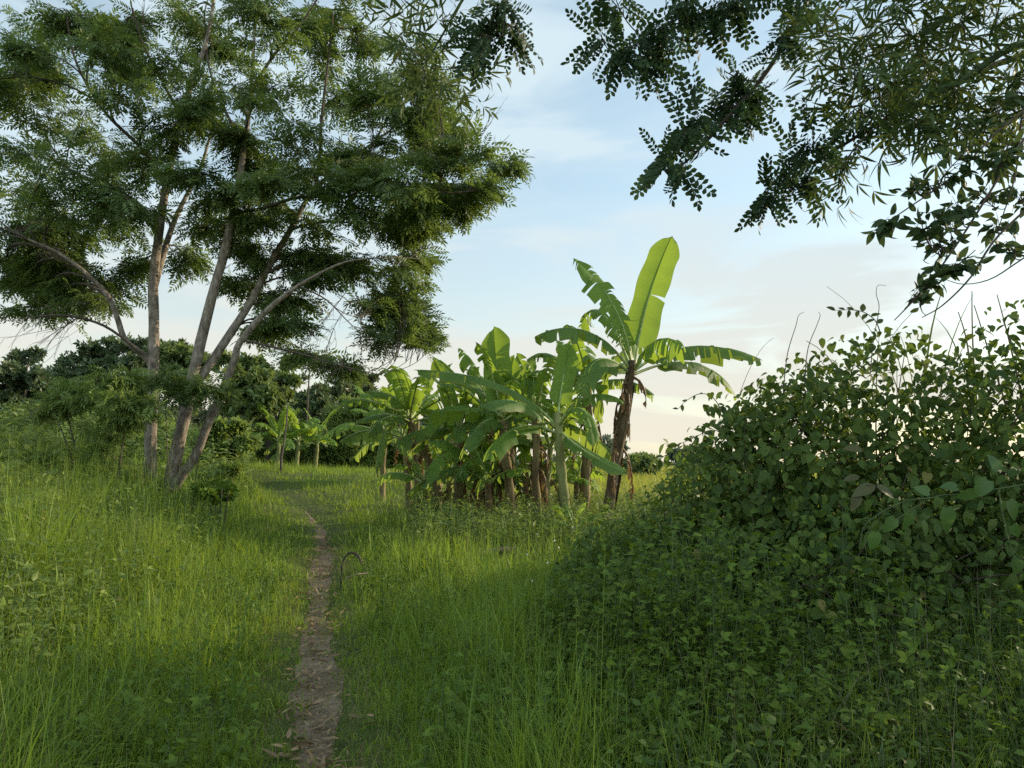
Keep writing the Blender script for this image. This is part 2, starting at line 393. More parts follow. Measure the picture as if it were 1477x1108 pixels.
# ------------------------------------------------------------------ grass
def blades(mb, x, y, h, w, lean=.35, seg=4, mat=0, z=None, droop=.5):
    m = len(x)
    if m == 0: return
    z = hgt(x, y) if z is None else z
    az = rng.uniform(0, 2 * math.pi, m); ln = np.abs(rng.normal(lean, lean * .55, m))
    dx, dy = np.cos(az), np.sin(az)
    az2 = az + math.pi / 2 + rng.normal(0, .5, m)
    t = np.linspace(0, 1, seg + 1)[None, :]
    H = h[:, None]; Ln = ln[:, None]
    up = H * (t - droop * Ln * t ** 2.4)
    out = H * Ln * (t * .35 + .75 * t ** 2)
    cx = x[:, None] + dx[:, None] * out; cy = y[:, None] + dy[:, None] * out; cz = z[:, None] + up - .02
    ww = w[:, None] * np.clip((1.02 - t) ** .75 * (.55 + 1.2 * t * (1 - t) + .1), .04, 1) * .5
    sx = np.cos(az2)[:, None] * ww; sy = np.sin(az2)[:, None] * ww
    A = np.stack([cx - sx, cy - sy, cz], -1); B = np.stack([cx + sx, cy + sy, cz], -1)
    V = np.stack([A, B], 2).reshape(m, -1, 3)
    k = np.arange(seg) * 2
    Fb = np.stack([k, k + 1, k + 3, k + 2], 1)
    n = 2 * (seg + 1)
    Fq = (Fb[None] + (np.arange(m) * n)[:, None, None]).reshape(-1, 4)
    mb.add(V.reshape(-1, 3), Fq, mat)

def inview(x, y, pad=.8):
    return (np.abs(x) < y * .69 + pad)
def in_thicket(x, y):
    return ((x - 3.9) / 2.1) ** 2 + ((y - 6.3) / 1.5) ** 2
def scatter(m, y0, y1, x0, x1, p=1.0):
    y = y0 + (y1 - y0) * rng.random(m) ** p
    lo = np.maximum(x0, -y * .69 - .8); hi = np.minimum(x1, y * .69 + .8)
    return lo + (hi - lo) * rng.random(m), y
def path_mask(x, y, soft=.17):
    d = np.abs(x - path_x(y)); hw = path_half(y)
    keep = (d > hw - .04 + soft * (rng.random(len(x)) ** 2 - .35) * 2) | (y > 20.5)
    return keep
def tufts(x, y, k=9, r=.07):
    """gather blades into tufts"""
    n = len(x); c = rng.integers(0, n, n // k + 1)[rng.integers(0, n // k + 1, n)]
    use = rng.random(n) < .75; sp = r * (.6 + .08 * y[c])
    return np.where(use, x[c] + rng.normal(0, 1, n) * sp, x), np.where(use, y[c] + rng.normal(0, 1, n) * sp, y)
def edge_x(y):
    return np.interp(y, [2.5, 3.6, 4.6, 6, 8, 10, 14], [.25, .22, .12, .05, .35, 1.05, 2.0])
def grass_h(x, y):
    d = path_x(y) - x          # >0 left of the path
    a = np.abs(d)
    base = .09 + .40 * sstep(.15, 1.35, a) + .16 * sstep(1.0, 2.6, d)
    patch = .38 + 1.05 * vnoise(x, y, .9, 1) * (.35 + 1.3 * vnoise(x, y, 2.7, 6)) + .3 * sstep(.62, .8, vnoise(x, y, 3.6, 17))
    far = 1 - .45 * sstep(9, 15, y) * (d < 0)
    return base * patch * far

mb = MB()
for (m, y0, y1, wd, sg) in ((36000, 2.6, 5.2, .0105, 5), (52000, 5.0, 9.5, .0145, 4), (50000, 9.3, 16, .022, 3), (52000, 15.5, 42, .036, 2)):
    x, y = scatter(m, y0, y1, -24, 9)
    x, y = tufts(x, y)
    clump = vnoise(x, y, 5.5, 2) + .5 * vnoise(x, y, 1.6, 7)
    k = path_mask(x, y) & (rng.random(m) < .12 + clump * .85) & (in_thicket(x, y) > .5) & (x < edge_x(y) + .35 * rng.normal(0, 1, m) ** 2 * .6 + .1)
    x, y = x[k], y[k]
    h = grass_h(x, y) * rng.uniform(.4, 1.3, len(x)) * (.8 + .2 * sstep(4, 8, y)) + .03
    k = rng.random(len(x)) < 1 - .8 * sstep(3.0, 4.6, path_x(y) - x) * (y < 17); x, y, h = x[k], y[k], h[k]
    blades(mb, x, y, h, wd * rng.uniform(.3, 1.4, len(x)), .5, sg, droop=.8)
tag(mb.build('grass', M['grass']), 'lush green meadow grass growing on both sides of the path', 'grass', kind='stuff')
mb = MB()
for (m, y0, y1, wd, sg) in ((9000, 2.6, 6, .0042, 5), (16000, 6, 11, .006, 4), (30000, 10, 19, .009, 3), (26000, 18, 42, .018, 2)):
    x, y = scatter(m, y0, y1, -22, 7)
    k = path_mask(x, y, .3) & (rng.random(m) < .25 + vnoise(x, y, .8, 4)) & (in_thicket(x, y) > .6) & (x < edge_x(y) + .3)
    x, y = x[k], y[k]
    h = (grass_h(x, y) * 1.12 + .05) * rng.uniform(.5, 1.4, len(x))
    blades(mb, x, y, h, wd * rng.uniform(.6, 1.3, len(x)), .42, sg, mat=0)
# broader leaved grass standing in loose clumps
tag(mb.build('fine_grass', M['grass_fine']), 'finer pale green grass with thin seeding tops', 'grass', kind='stuff')
mb = MB()
for (m, y0, y1, wd, sg) in ((3800, 2.6, 7, .0032, 4), (6000, 7, 14, .005, 3), (6000, 13, 26, .009, 2)):
    x, y = scatter(m, y0, y1, -10, 6)
    k = path_mask(x, y, .4) & (x < edge_x(y) + .2) & (rng.random(m) < .3 + .6 * vnoise(x, y, 1.1, 9))
    x, y = x[k], y[k]
    h = (grass_h(x, y) * .95 + .03) * rng.uniform(.3, 1.2, len(x))
    blades(mb, x, y, h, wd * rng.uniform(.6, 1.3, len(x)), .7, sg)
m = 3500; y = rng.uniform(2.6, 14, m); x = path_x(y) + rng.choice([-1, 1], m) * rng.uniform(.16, .5, m)
blades(mb, x, y, rng.uniform(.06, .2, m), np.full(m, .0035), .9, 3)
tag(mb.build('dry_grass', M['straw']), 'dry straw coloured stalks among the green grass', 'dry grass', kind='stuff')
# seeding grass heads standing above the meadow
mb = MB(); m = 2600; x, y = scatter(m, 3.2, 17, -9, 4)
k = (np.abs(x - path_x(y)) > .3) & (x < edge_x(y) + .2) & (rng.random(m) < .15 + 1.3 * vnoise(x, y, .9, 41) ** 1.5); x, y = x[k], y[k]; m = len(x)
h = (grass_h(x, y) * .9 + .22) * rng.uniform(.8, 1.35, m); az = rng.uniform(0, 6.283, m); ln = np.abs(rng.normal(.18, .12, m))
B0 = np.stack([x, y, hgt(x, y)], 1); D = np.stack([np.cos(az) * ln, np.sin(az) * ln, np.ones(m)], 1); B1 = B0 + D * h[:, None]
sd = np.stack([-np.sin(az), np.cos(az), 0 * az], 1) * (.0011 + .00013 * y)[:, None]
V = np.stack([B0 - sd, B0 + sd, B1 - sd * .6, B1 + sd * .6], 1).reshape(-1, 3)
mb.add(V, (np.array([[0, 1, 3, 2]])[None] + (np.arange(m) * 4)[:, None, None]).reshape(-1, 4))
HEADS = [compound(1, 6, diamond(.34, .07, .1), 24, .3, .05, seed=51, taper=.8), compound(1, 4, diamond(.5, .04, .1), 40, .2, .05, seed=52, taper=.8), (leaf(1, .1, 4, 'lance', .5, .4))]
for q, b_ in enumerate(HEADS):
    mb.inst(b_, frames(D[q::3] + rng.normal(0, .15, D[q::3].shape), rdir(len(D[q::3]))), B1[q::3], rng.uniform(.06, .13, len(D[q::3])))
tag(mb.build('seeding_grass', M['grass_fine']), 'thin grass stalks with open seed heads standing above the meadow', 'grass', kind='stuff')
# the sunlit field beyond the banana plants
mb = MB()
for (m, y0, y1, wd, hh) in ((26000, 17, 34, .020, .75), (22000, 33, 75, .05, .9), (9000, 70, 160, .14, 1.0)):
    y = y0 + (y1 - y0) * rng.random(m); x = rng.uniform(-.12, .45, m) * y + .6
    k = (x > -.2) | (y > 30); x, y = x[k], y[k]
    blades(mb, x, y, hh * rng.uniform(.5, 1.1, len(x)), wd * rng.uniform(.6, 1.2, len(x)), .3, 2)
tag(mb.build('field_grass', M['field']), 'tall yellow green grass of the open field behind the banana plants', 'field grass', kind='stuff')

# ------------------------------------------------------------------ herbs and weeds (ground cover)
def herbs(mb, x, y, h, bl, bs, mat_leaf=0, mat_stem=1, per=10, lean=.3, z=None, sten=True, up=.35):
    """leafy stems: opposite pairs of leaves up a leaning stalk"""
    m = len(x); z = hgt(x, y) if z is None else z
    az = rng.uniform(0, 6.283, m); ln = np.abs(rng.normal(lean, lean * .5, m))
    D = np.stack([np.cos(az) * ln, np.sin(az) * ln, np.ones(m)], 1)
    base = np.stack([x, y, z], 1)
    t = np.linspace(.22, 1, per)
    Pp = base[:, None] + (D * h[:, None])[:, None] * t[None, :, None]
    Pp[..., 2] -= (.25 * ln[:, None] * h[:, None] * t[None] ** 2)
    Pp += rng.normal(0, .012, Pp.shape)
    la = az[:, None] + np.arange(per)[None] * 2.2 + rng.normal(0, .4, (m, per))
    d = np.stack([np.cos(la), np.sin(la), up + rng.normal(0, .35, la.shape) - .35 * (1 - t)[None]], -1).reshape(-1, 3)
    nn = np.array([0, 0, 1.]) + .45 * rng.normal(size=d.shape)
    s_ = (bs * rng.uniform(.55, 1.2, (m, per)) * (1 - .35 * t[None])).ravel()
    mb.inst(bl, frames(d, nn), Pp.reshape(-1, 3), s_, mat_leaf)
    if sten:
        w = .004
        top = base + D * h[:, None]; top[:, 2] -= .25 * ln * h
        sd = np.stack([-np.sin(az), np.cos(az), 0 * az], 1) * w
        mid = .5 * (base + top); mid[:, 2] += .06 * ln * h
        V = np.stack([base - sd, base + sd, mid - sd * .8, mid + sd * .8, top - sd * .4, top + sd * .4], 1).reshape(-1, 3)
        Fb = np.array([[0, 1, 3, 2], [2, 3, 5, 4]])
        mb.add(V, (Fb[None] + (np.arange(m) * 6)[:, None, None]).reshape(-1, 4), mat_stem)

L_OV = leaf(1, .5, 4, 'ovate', .3, .25); L_LA = leaf(1, .26, 4, 'lance', .3, .3); L_HE = leaf(1, .82, 6, 'heart', .22, .22)
L_OV2 = leaf(1, .55, 2, 'ovate', .3, .25)
C_FINE = compound(1, 7, diamond(.36, .12, .2), 65, .3, .1, seed=3)
C_TRI = merge([(L_OV2[0] @ Rz(a).T * s_, L_OV2[1]) for a, s_ in ((0, 1), (1.0, .75), (-1.0, .75))])

# green herbs along the foot of the right-hand thicket
mb = MB()
m = 9500; u = rng.random(m); y = 3.3 + 11 * u; xe = edge_x(y) - .05
x = xe + np.abs(rng.normal(0, 1.0, m)) + rng.normal(0, .15, m)
k = (in_thicket(x, y) > .35) & (x < y * .69 + .5); x, y = x[k], y[k]
dd = np.clip((x - edge_x(y)) / 1.1, 0, 1)
k = rng.random(len(x)) < .25 + 1.3 * vnoise(x, y, 2.6, 21); x, y, dd = x[k], y[k], dd[k]
h = (.22 + .65 * dd) * rng.uniform(.45, 1.3, len(x)) * (.6 + .8 * vnoise(x, y, 1.7, 22)) * np.where(y > 10, .75, 1) * np.where(y < 4.6, .75, 1)
herbs(mb, x, y, h, C_TRI, .078, per=11, lean=.35)
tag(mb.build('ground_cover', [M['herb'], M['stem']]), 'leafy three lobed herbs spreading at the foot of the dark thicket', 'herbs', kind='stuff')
# low herbs mixed into the front right corner
mb = MB()
m = 3600; y = rng.uniform(3.0, 5.6, m); x = rng.uniform(.55, 3.6, m)
h = rng.uniform(.12, .5, m)
herbs(mb, x, y, h, L_HE, .062, per=7, lean=.5)
m = 900; y = rng.uniform(3.0, 5.2, m); x = rng.uniform(.6, 3.6, m)
herbs(mb, x, y, rng.uniform(.2, .5, m), L_LA, .11, per=8, lean=.4)
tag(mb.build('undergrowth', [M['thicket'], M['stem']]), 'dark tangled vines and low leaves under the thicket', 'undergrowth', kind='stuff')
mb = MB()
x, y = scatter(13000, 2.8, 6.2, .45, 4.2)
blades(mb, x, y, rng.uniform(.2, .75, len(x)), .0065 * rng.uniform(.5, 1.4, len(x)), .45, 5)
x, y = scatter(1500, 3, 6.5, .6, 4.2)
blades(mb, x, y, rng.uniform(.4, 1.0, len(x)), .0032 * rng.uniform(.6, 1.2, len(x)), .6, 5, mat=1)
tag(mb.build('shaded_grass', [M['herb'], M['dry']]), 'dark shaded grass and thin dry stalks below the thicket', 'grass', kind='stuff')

# feathery weeds on the left bank
mb = MB()
m = 9000; y = rng.uniform(4.2, 16.5, m); d = 2.2 + 5.5 * rng.random(m) ** .8
x = path_x(y) - d - .9 * sstep(9, 6, y)
k = inview(x, y, .6); x, y = x[k], y[k]
dd = path_x(y) - x
h = (.40 + .78 * sstep(2.6, 5.5, dd)) * (.55 + .8 * vnoise(x, y, .8, 12)) * rng.uniform(.6, 1.2, len(x))
herbs(mb, x, y, h, C_FINE, .24, per=10, lean=.32, up=.2)
m = 2600; y = rng.uniform(3.6, 16, m); x = path_x(y) - 2.0 - 5.5 * rng.random(m)
k = inview(x, y, .6); x, y = x[k], y[k]
herbs(mb, x, y, rng.uniform(.3, .95, len(x)), L_LA, .13, per=9, lean=.35)
m = 1700; y = rng.uniform(3.4, 12, m); x = path_x(y) - 1.7 - 3.5 * rng.random(m)
k = inview(x, y, .6) & (rng.random(m) < .2 + 1.3 * vnoise(x, y, 1.1, 31)); x, y = x[k], y[k]
herbs(mb, x, y, rng.uniform(.3, .75, len(x)), L_OV, .11, per=9, lean=.4)
tag(mb.build('weeds', [M['weed'], M['stem']]), 'feathery waist high weeds covering the bank below the slender trees', 'weeds', kind='stuff')
mb = MB()
x, y = scatter(5000, 5, 17, -13, -2)
k = (path_x(y) - x > 2.8); x, y = x[k], y[k]
blades(mb, x, y, rng.uniform(.4, 1.1, len(x)) * (.6 + .4 * sstep(6, 10, y)), .008 * rng.uniform(.5, 1.3, len(x)), .5, 5)
x, y = scatter(1500, 5, 17, -13, -2)
k = (path_x(y) - x > 2.8); x, y = x[k], y[k]
blades(mb, x, y, rng.uniform(.5, 1.2, len(x)) * (.6 + .4 * sstep(6, 10, y)), .006 * rng.uniform(.5, 1.3, len(x)), .45, 5, mat=1)
tag(mb.build('bank_grass', [M['grass'], M['straw']]), 'long arching grass growing through the bank weeds', 'grass', kind='stuff')
# low broad leaved weeds mixed through the meadow
mb = MB()
m = 4200; x, y = scatter(m, 3.2, 15, -8, 1.0)
k = (np.abs(x - path_x(y)) > .45) & (x < edge_x(y)) & (rng.random(m) < 1.6 * vnoise(x, y, 1.3, 15) ** 2); x, y = x[k], y[k]
herbs(mb, x, y, rng.uniform(.15, .5, len(x)), C_TRI, .075, per=8, lean=.35)
m = 700; x, y = scatter(m, 3.2, 15, -8, 1.0)
k = (np.abs(x - path_x(y)) > .35) & (x < edge_x(y)); x, y = x[k], y[k]
blades(mb, x, y, rng.uniform(.4, .9, len(x)), .02 * rng.uniform(.6, 1.3, len(x)), .75, 7)
tag(mb.build('meadow_weeds', [M['herb'], M['stem']]), 'scattered broad leaved weeds and wide blades among the meadow grass', 'weeds', kind='stuff')
# weeds around the feet of the banana plants
mb = MB()
m = 3600; y = rng.uniform(12, 23, m); x = -.01 * y + rng.uniform(-.12, .2, m) * y
k = path_x(y) + 1.6 < x; x, y = x[k], y[k]
herbs(mb, x, y, rng.uniform(.25, .95, len(x)), L_LA, .17, per=9, lean=.3)
tag(mb.build('banana_weeds', [M['weed'], M['stem']]), 'bright leafy weeds around the feet of the banana plants', 'weeds', kind='stuff')

# ------------------------------------------------------------------ trees
def limb(pix, Y, rpx, n=26):
    """a limb through pixel points; Y may vary along it"""
    Ys = np.interp(np.linspace(0, 1, len(pix)), np.linspace(0, 1, len(Y)), Y) if np.ndim(Y) else np.full(len(pix), Y)
    p = smooth_line([P(a, b, c) for (a, b), c in zip(pix, Ys)], n)
    r = np.interp(np.linspace(0, 1, n), np.linspace(0, 1, len(rpx)), rpx) * np.mean(Ys) / F0
    return p, r
def grow(limbs, clumps, base_leaf, lsize, ntw, nleaf, wood, leaves, r0=.022, tw_r=.006, flat=.6, droop=.15, hang=0., spread=.3,
         curl_up=0.15, twsides=4, leafmat_i=0, bases=None, start=.35, part_of=None, wmat=None):
    Lp = np.concatenate([l[0][3:] for l in limbs]); Lr = np.concatenate([l[1][3:] for l in limbs])
    Tn = np.concatenate([nrm(np.gradient(l[0], axis=0))[3:] for l in limbs])
    TT, DD, NN, SS = [], [], [], []
    for c, rad in clumps:
        c = np.asarray(c); rad = np.asarray(rad)
        dist = np.linalg.norm(Lp - c, axis=1) + 1.4 * np.maximum(0, Lp[:, 2] - c[2] + .1)
        k = int(np.argmin(dist)); a = Lp[k]
        ln = np.linalg.norm(c - a)
        mid = a + Tn[k] * ln * .35 + (c - a) * .25 + rng.normal(0, .06 * ln, 3)
        end = c + (c - a) / max(ln, .1) * rad.mean() * .35
        if part_of is not None: wood = MB()
        br = bez(a, mid, end, 10)
        rb = min(Lr[k] * .7, r0 * (.6 + .5 * ln))
        tube(wood, br, np.linspace(rb, tw_r * 1.1, 10), 5, 0, cap=False)
        for _ in range(ntw):
            s = br[rng.integers(int(10 * start), 10)]
            u = rdir(1)[0] * rad * rng.uniform(.55, 1.05)
            e = c + u
            v = e - s; lv = np.linalg.norm(v)
            if lv < .05: continue
            md = s + v * .5 + np.array([0, 0, curl_up * lv]) + rng.normal(0, .07 * lv, 3)
            tw = bez(s, md, e, 6)
            if tw_r > 0: tube(wood, tw, np.linspace(tw_r, tw_r * .35, 6), twsides, 0, cap=False)
            q = nleaf
            f = np.sort(rng.uniform(.2, 1, q)); f[-1] = 1
            pos = s * ((1 - f) ** 2)[:, None] + md * (2 * f * (1 - f))[:, None] + e * (f ** 2)[:, None]
            tdir = nrm(v)
            sd = nrm(np.cross(tdir, [0, 0, 1.0])); sg = np.where(np.arange(q) % 2 == 0, 1, -1)[:, None]
            d = tdir[None] * .6 + sd[None] * sg * .8 + rng.normal(0, spread, (q, 3)) + np.array([0, 0, -droop - hang])
            d[-1] = tdir + rng.normal(0, .2, 3)
            TT.append(pos); DD.append(d); NN.append(np.array([0, 0, 1.]) * flat + rng.normal(0, .4, (q, 3)) + (1 - flat) * rdir(q))
            SS.append(lsize * rng.uniform(.65, 1.2, q))
        if part_of is not None: wood.build('branch', wmat, part_of)
    T = np.concatenate(TT); D = np.concatenate(DD); N_ = np.concatenate(NN); S = np.concatenate(SS)
    bs = bases or [base_leaf]
    w = rng.integers(0, len(bs), len(T))
    for q, b in enumerate(bs):
        k = w == q
        leaves.inst(b, frames(D[k], N_[k]), T[k], S[k], leafmat_i)
def pclumps(lst, Y, dy, depth=1.0, back=9999):
    out = []
    for (px, py, rx, ry) in lst:
        y = Y + (rng.uniform(.35, 1) * dy if py > back else rng.uniform(-dy, dy)); s = y / F0
        out.append((P(px, py, y), (rx * s, rx * s * depth, ry * s)))
    return out
def fill(cl, n, far=95):
    """foliage bridging neighbouring sprays"""
    out = list(cl)
    while n > 0:
        a, b = rng.integers(0, len(cl), 2); p, q = cl[a], cl[b]
        if a == b or math.hypot(p[0] - q[0], p[1] - q[1]) > far: continue
        f = rng.uniform(.3, .7); out.append((p[0] * f + q[0] * (1 - f), p[1] * f + q[1] * (1 - f), 26, 14)); n -= 1
    return out
FEA = [compound(1, 6, diamond(.40, .125, .2), 50, .28, .2, seed=s) for s in (1, 2, 3)]

# --- slender tree with one trunk
Y1 = 15.2
A_tr = limb([(217, 745), (217, 700), (217, 640), (220, 560), (222, 470), (221, 410), (229, 340), (241, 260), (258, 180), (280, 110), (300, 50), (312, -30), (318, -90)], Y1, [9.5, 9, 8.4, 8, 7.2, 6.6, 5.8, 5, 4, 3, 2.2, 1.4], 40)
A_l1 = limb([(217, 522), (200, 507), (180, 490), (168, 455), (154, 425), (125, 395), (85, 365), (40, 345)], [Y1, Y1 - .4, Y1 - 1.0], [5, 4.4, 4, 3.4, 2.6, 1.6], 24)
A_l2 = limb([(222, 415), (236, 365), (249, 325), (264, 292), (290, 240), (310, 170)], [Y1, Y1 + .7, Y1 + 1.2], [5, 4.2, 3.6, 2.6, 1.6], 20)
A_l3 = limb([(240, 262), (205, 215), (150, 160), (110, 90), (95, 20)], [Y1, Y1 - .8, Y1 - 1.3], [3.4, 2.8, 2, 1.2], 20)
A_l4 = limb([(229, 335), (190, 290), (130, 260), (70, 225), (20, 170)], [Y1, Y1 + .8, Y1 + 1.4], [3.6, 2.8, 2, 1.1], 20)
A_l5 = limb([(262, 170), (230, 110), (205, 60), (190, 10)], [Y1, Y1 - .5], [3, 2, 1.2], 14)
A_l6 = limb([(205, 510), (150, 470), (90, 455), (30, 460)], [Y1 - .2, Y1 - 1.4], [2.5, 1.8, 1], 16)
cl1 = [(55, 50, 50, 22), (105, 35, 40, 38), (25, 105, 45, 30), (90, 100, 60, 34), (150, 70, 36, 40), (185, 135, 55, 34), (50, 165, 62, 30), (120, 175, 66, 34),
       (20, 225, 50, 26), (90, 235, 70, 30), (165, 220, 60, 34), (35, 290, 55, 30), (105, 300, 70, 30), (180, 290, 50, 28), (25, 345, 48, 24), (85, 350, 56, 18),
       (150, 335, 56, 22), (20, 415, 42, 20), (75, 428, 58, 18), (138, 415, 54, 22), (60, 455, 46, 14), (186, 395, 30, 22), (190, 55, 34, 40), (238, 95, 48, 46),
       (246, 195, 48, 38), (258, 30, 46, 40), (268, 375, 26, 26), (-40, 130, 50, 40), (-50, 250, 50, 40), (-40, 370, 50, 30), 
       (110, 400, 40, 16), (210, 240, 40, 34), (140, 265, 60, 30), (60, 390, 40, 14), (120, 440, 40, 14),
       (170, -60, 50, 40), (250, -60, 60, 45), (290, 140, 40, 40)]
o1 = P(217, 745, Y1); o1[2] = hgt(o1[0], o1[1])
t1 = thing('tree', 'slender grey tree with one straight trunk and a low bent limb', 'tree', o1, 'slender trees on the bank')
wood = MB(); 
A_tr[0][0] = o1 - np.array([0, 0, .15])
tube(wood, A_tr[0], A_tr[1], 10, jit=.12)
wood.build('trunk', M['bark'], t1)
for L_ in (A_l1, A_l2): 
    wl = MB(); tube(wl, L_[0], L_[1], 8, jit=.12); wl.build('limb', M['bark'], t1)
br = MB(); lv = MB()
for L_ in (A_l3, A_l4, A_l5, A_l6): tube(br, L_[0], L_[1], 6)
grow([A_tr, A_l1, A_l2, A_l3, A_l4, A_l5, A_l6], pclumps([(a, b, c * 1.06, d * .92) for a, b, c, d in fill(cl1, 14)], Y1, 1.9, back=320), None, .38, 13, 8, br, lv, bases=FEA, flat=.65, spread=.4, droop=.25)
br.build('branches', M['twig'], t1); lv.build('crown', M['tree'], t1)

# --- tree forking into three stems from its foot
Y2 = 14.6
B_m = limb([(241, 745), (245, 712), (255, 650), (270, 585), (283, 520), (305, 430), (322, 370), (338, 300), (348, 240), (358, 170), (364, 100), (368, 20), (370, -60)], Y2, [11, 10.5, 9.4, 8.4, 7.8, 7, 6.4, 5.6, 4.6, 3.6, 2.6, 1.8, 1.1], 40)
B_n = limb([(272, 580), (288, 548), (330, 485), (362, 435), (390, 380), (420, 330), (445, 285), (485, 245), (540, 205), (600, 160)], [Y2, Y2 + .7, Y2 + 1.3], [6.2, 6, 5.8, 5.2, 4.6, 3.8, 2.8, 1.9, 1.0], 30)
B_o = limb([(250, 705), (264, 684), (283, 655), (300, 612), (318, 570), (338, 520), (346, 494), (384, 449), (422, 418), (458, 396), (498, 378), (540, 372)], [Y2 - .1, Y2 - .5, Y2 - 1.2], [7.2, 6.9, 6.4, 5.8, 5.4, 4.8, 3.8, 2.4, 1.5, .8], 34)
B_p = limb([(455, 275), (461, 225), (464, 170), (472, 100), (480, 30)], [Y2 + .9, Y2 + .4], [3, 2.6, 2, 1], 16)
B_q = limb([(335, 310), (380, 300), (430, 285), (490, 284), (560, 282), (630, 278)], [Y2, Y2 - .8, Y2 - 1.2], [3, 2.8, 2.4, 1.8, .9], 20)
B_r = limb([(520, 215), (560, 230), (610, 240), (660, 235), (700, 228), (740, 240)], [Y2 + 1.1, Y2 + .6], [2, 1.6, 1.3, .7], 16)
B_s = limb([(430, 412), (470, 432), (500, 462), (530, 490)], [Y2 - .9, Y2 - 1.0], [1.3, .9, .5], 12)
B_t = limb([(350, 490), (390, 500), (440, 512), (500, 530), (545, 540)], [Y2 - .6, Y2 - .2], [2, 1.6, 1, .6], 12)
B_u = limb([(362, 130), (395, 80), (430, 40), (470, -20)], [Y2, Y2 - .8], [2.6, 2, 1.1], 12)
B_v = limb([(352, 210), (320, 150), (300, 90), (295, 20)], [Y2, Y2 + .9], [2.6, 2, 1.1], 12)
B_w = limb([(540, 205), (575, 140), (600, 70), (610, 10)], [Y2 + 1.2, Y2 + .6], [2, 1.4, .8], 12)
cl2 = [(300, 50, 48, 46), (330, 120, 56, 44), (300, 190, 46, 34), (385, 55, 54, 46), (398, 130, 56, 44), (455, 95, 44, 40), (440, 30, 40, 26), (425, 190, 58, 36), (365, 215, 46, 34),
       (495, 160, 52, 36), (540, 125, 40, 30), (590, 150, 46, 34), (635, 165, 28, 20), (565, 205, 52, 30), (625, 222, 42, 18), (680, 222, 40, 16), (728, 240, 28, 11),
       (495, 240, 58, 30), (585, 265, 46, 24), (635, 295, 38, 16), (664, 303, 20, 9), (520, 300, 58, 30), (440, 330, 58, 24), (560, 340, 54, 26), (608, 325, 40, 22),
       (480, 375, 56, 24), (540, 395, 48, 26), (590, 408, 34, 18), (565, 455, 34, 16), (608, 448, 18, 12), (345, 345, 46, 26), (395, 290, 44, 26), (300, 335, 30, 18),
       (385, 478, 30, 14), (440, 512, 40, 9), (490, 530, 32, 7), (530, 60, 30, 24), (600, 90, 34, 28), (620, 120, 34, 24), (545, 480, 24, 18),
       (470, 270, 46, 24), (425, 255, 40, 24), (375, 375, 30, 18), (430, 370, 36, 20), (650, 190, 24, 14), (340, 280, 26, 22), (470, 30, 40, 26), (360, 0, 50, 30),
       (330, -60, 60, 40), (430, -60, 60, 40), (520, -40, 50, 40), (600, 380, 30, 20), (620, 480, 14, 12), (540, 250, 50, 26), (400, 430, 30, 12), (455, 400, 44, 16), (500, 385, 44, 18), (430, 440, 30, 10), (548, 432, 30, 12)]
o2 = P(243, 745, Y2); o2[2] = hgt(o2[0], o2[1])
t2 = thing('tree', 'slender grey tree splitting into three leaning stems close to the ground', 'tree', o2, 'slender trees on the bank')
B_m[0][0] = o2 - np.array([0, 0, .15])
wood = MB(); tube(wood, B_m[0], B_m[1], 10, jit=.12); wood.build('trunk', M['bark'], t2)
for L_ in (B_n, B_o): 
    wl = MB(); tube(wl, L_[0], L_[1], 9, jit=.12); wl.build('limb', M['bark'], t2)
br = MB(); lv = MB()
for L_ in (B_p, B_q, B_r, B_s, B_t, B_u, B_v, B_w): tube(br, L_[0], L_[1], 6)
grow([B_m, B_n, B_o, B_p, B_q, B_r, B_s, B_t, B_u, B_v, B_w], pclumps([(a, b, c * 1.05, d * .92) for a, b, c, d in (cl2 + fill(cl2[:34], 18)[34:] + [(300, 300, 34, 18), (350, 410, 30, 14), (270, 250, 34, 22), (420, 470, 26, 10)])], Y2, 1.7, back=320), None, .37, 13, 8, br, lv, bases=FEA, flat=.65, spread=.4, droop=.25)
br.build('branches', M['twig'], t2); lv.build('crown', M['tree'], t2)

def bare(mb, a, tip, n, spread, r=.006):
    """a forked spray of leafless twigs"""
    a = np.asarray(a); tip = np.asarray(tip); L_ = np.linalg.norm(tip - a)
    main = bez(a, (a + tip) / 2 + rng.normal(0, .08 * L_, 3), tip, 8); tube(mb, main, np.linspace(r, r * .4, 8), 4)
    for _ in range(n):
        s = main[rng.integers(1, 7)]; e = s + (tip - a) * rng.uniform(.25, .6) + rng.normal(0, spread * L_, 3)
        q = bez(s, (s + e) / 2 + rng.normal(0, .06 * L_, 3), e, 6); tube(mb, q, np.linspace(r * .6, r * .25, 6), 4)
        for _ in range(2):
            s2 = q[rng.integers(2, 6)]; e2 = s2 + (e - s) * .5 + rng.normal(0, spread * .5 * L_, 3)
            tube(mb, bez(s2, (s2 + e2) / 2 + rng.normal(0, .04 * L_, 3), e2, 5), np.linspace(r * .4, r * .2, 5), 3)
for a, b, n in (((190, 415), (70, 485), 6), ((150, 430), (20, 470), 6), ((120, 455), (65, 505), 4), ((60, 30), (40, -10), 2), ((150, 80), (135, 10), 2), ((205, 40), (208, 0), 2), ((215, 60), (205, 10), 2)):
    mb = MB(); bare(mb, P(*a, Y1 - .8), P(*b, Y1 - 1), n + 2, .18, .010); mb.build('bare_twig', M['twig'], t1)
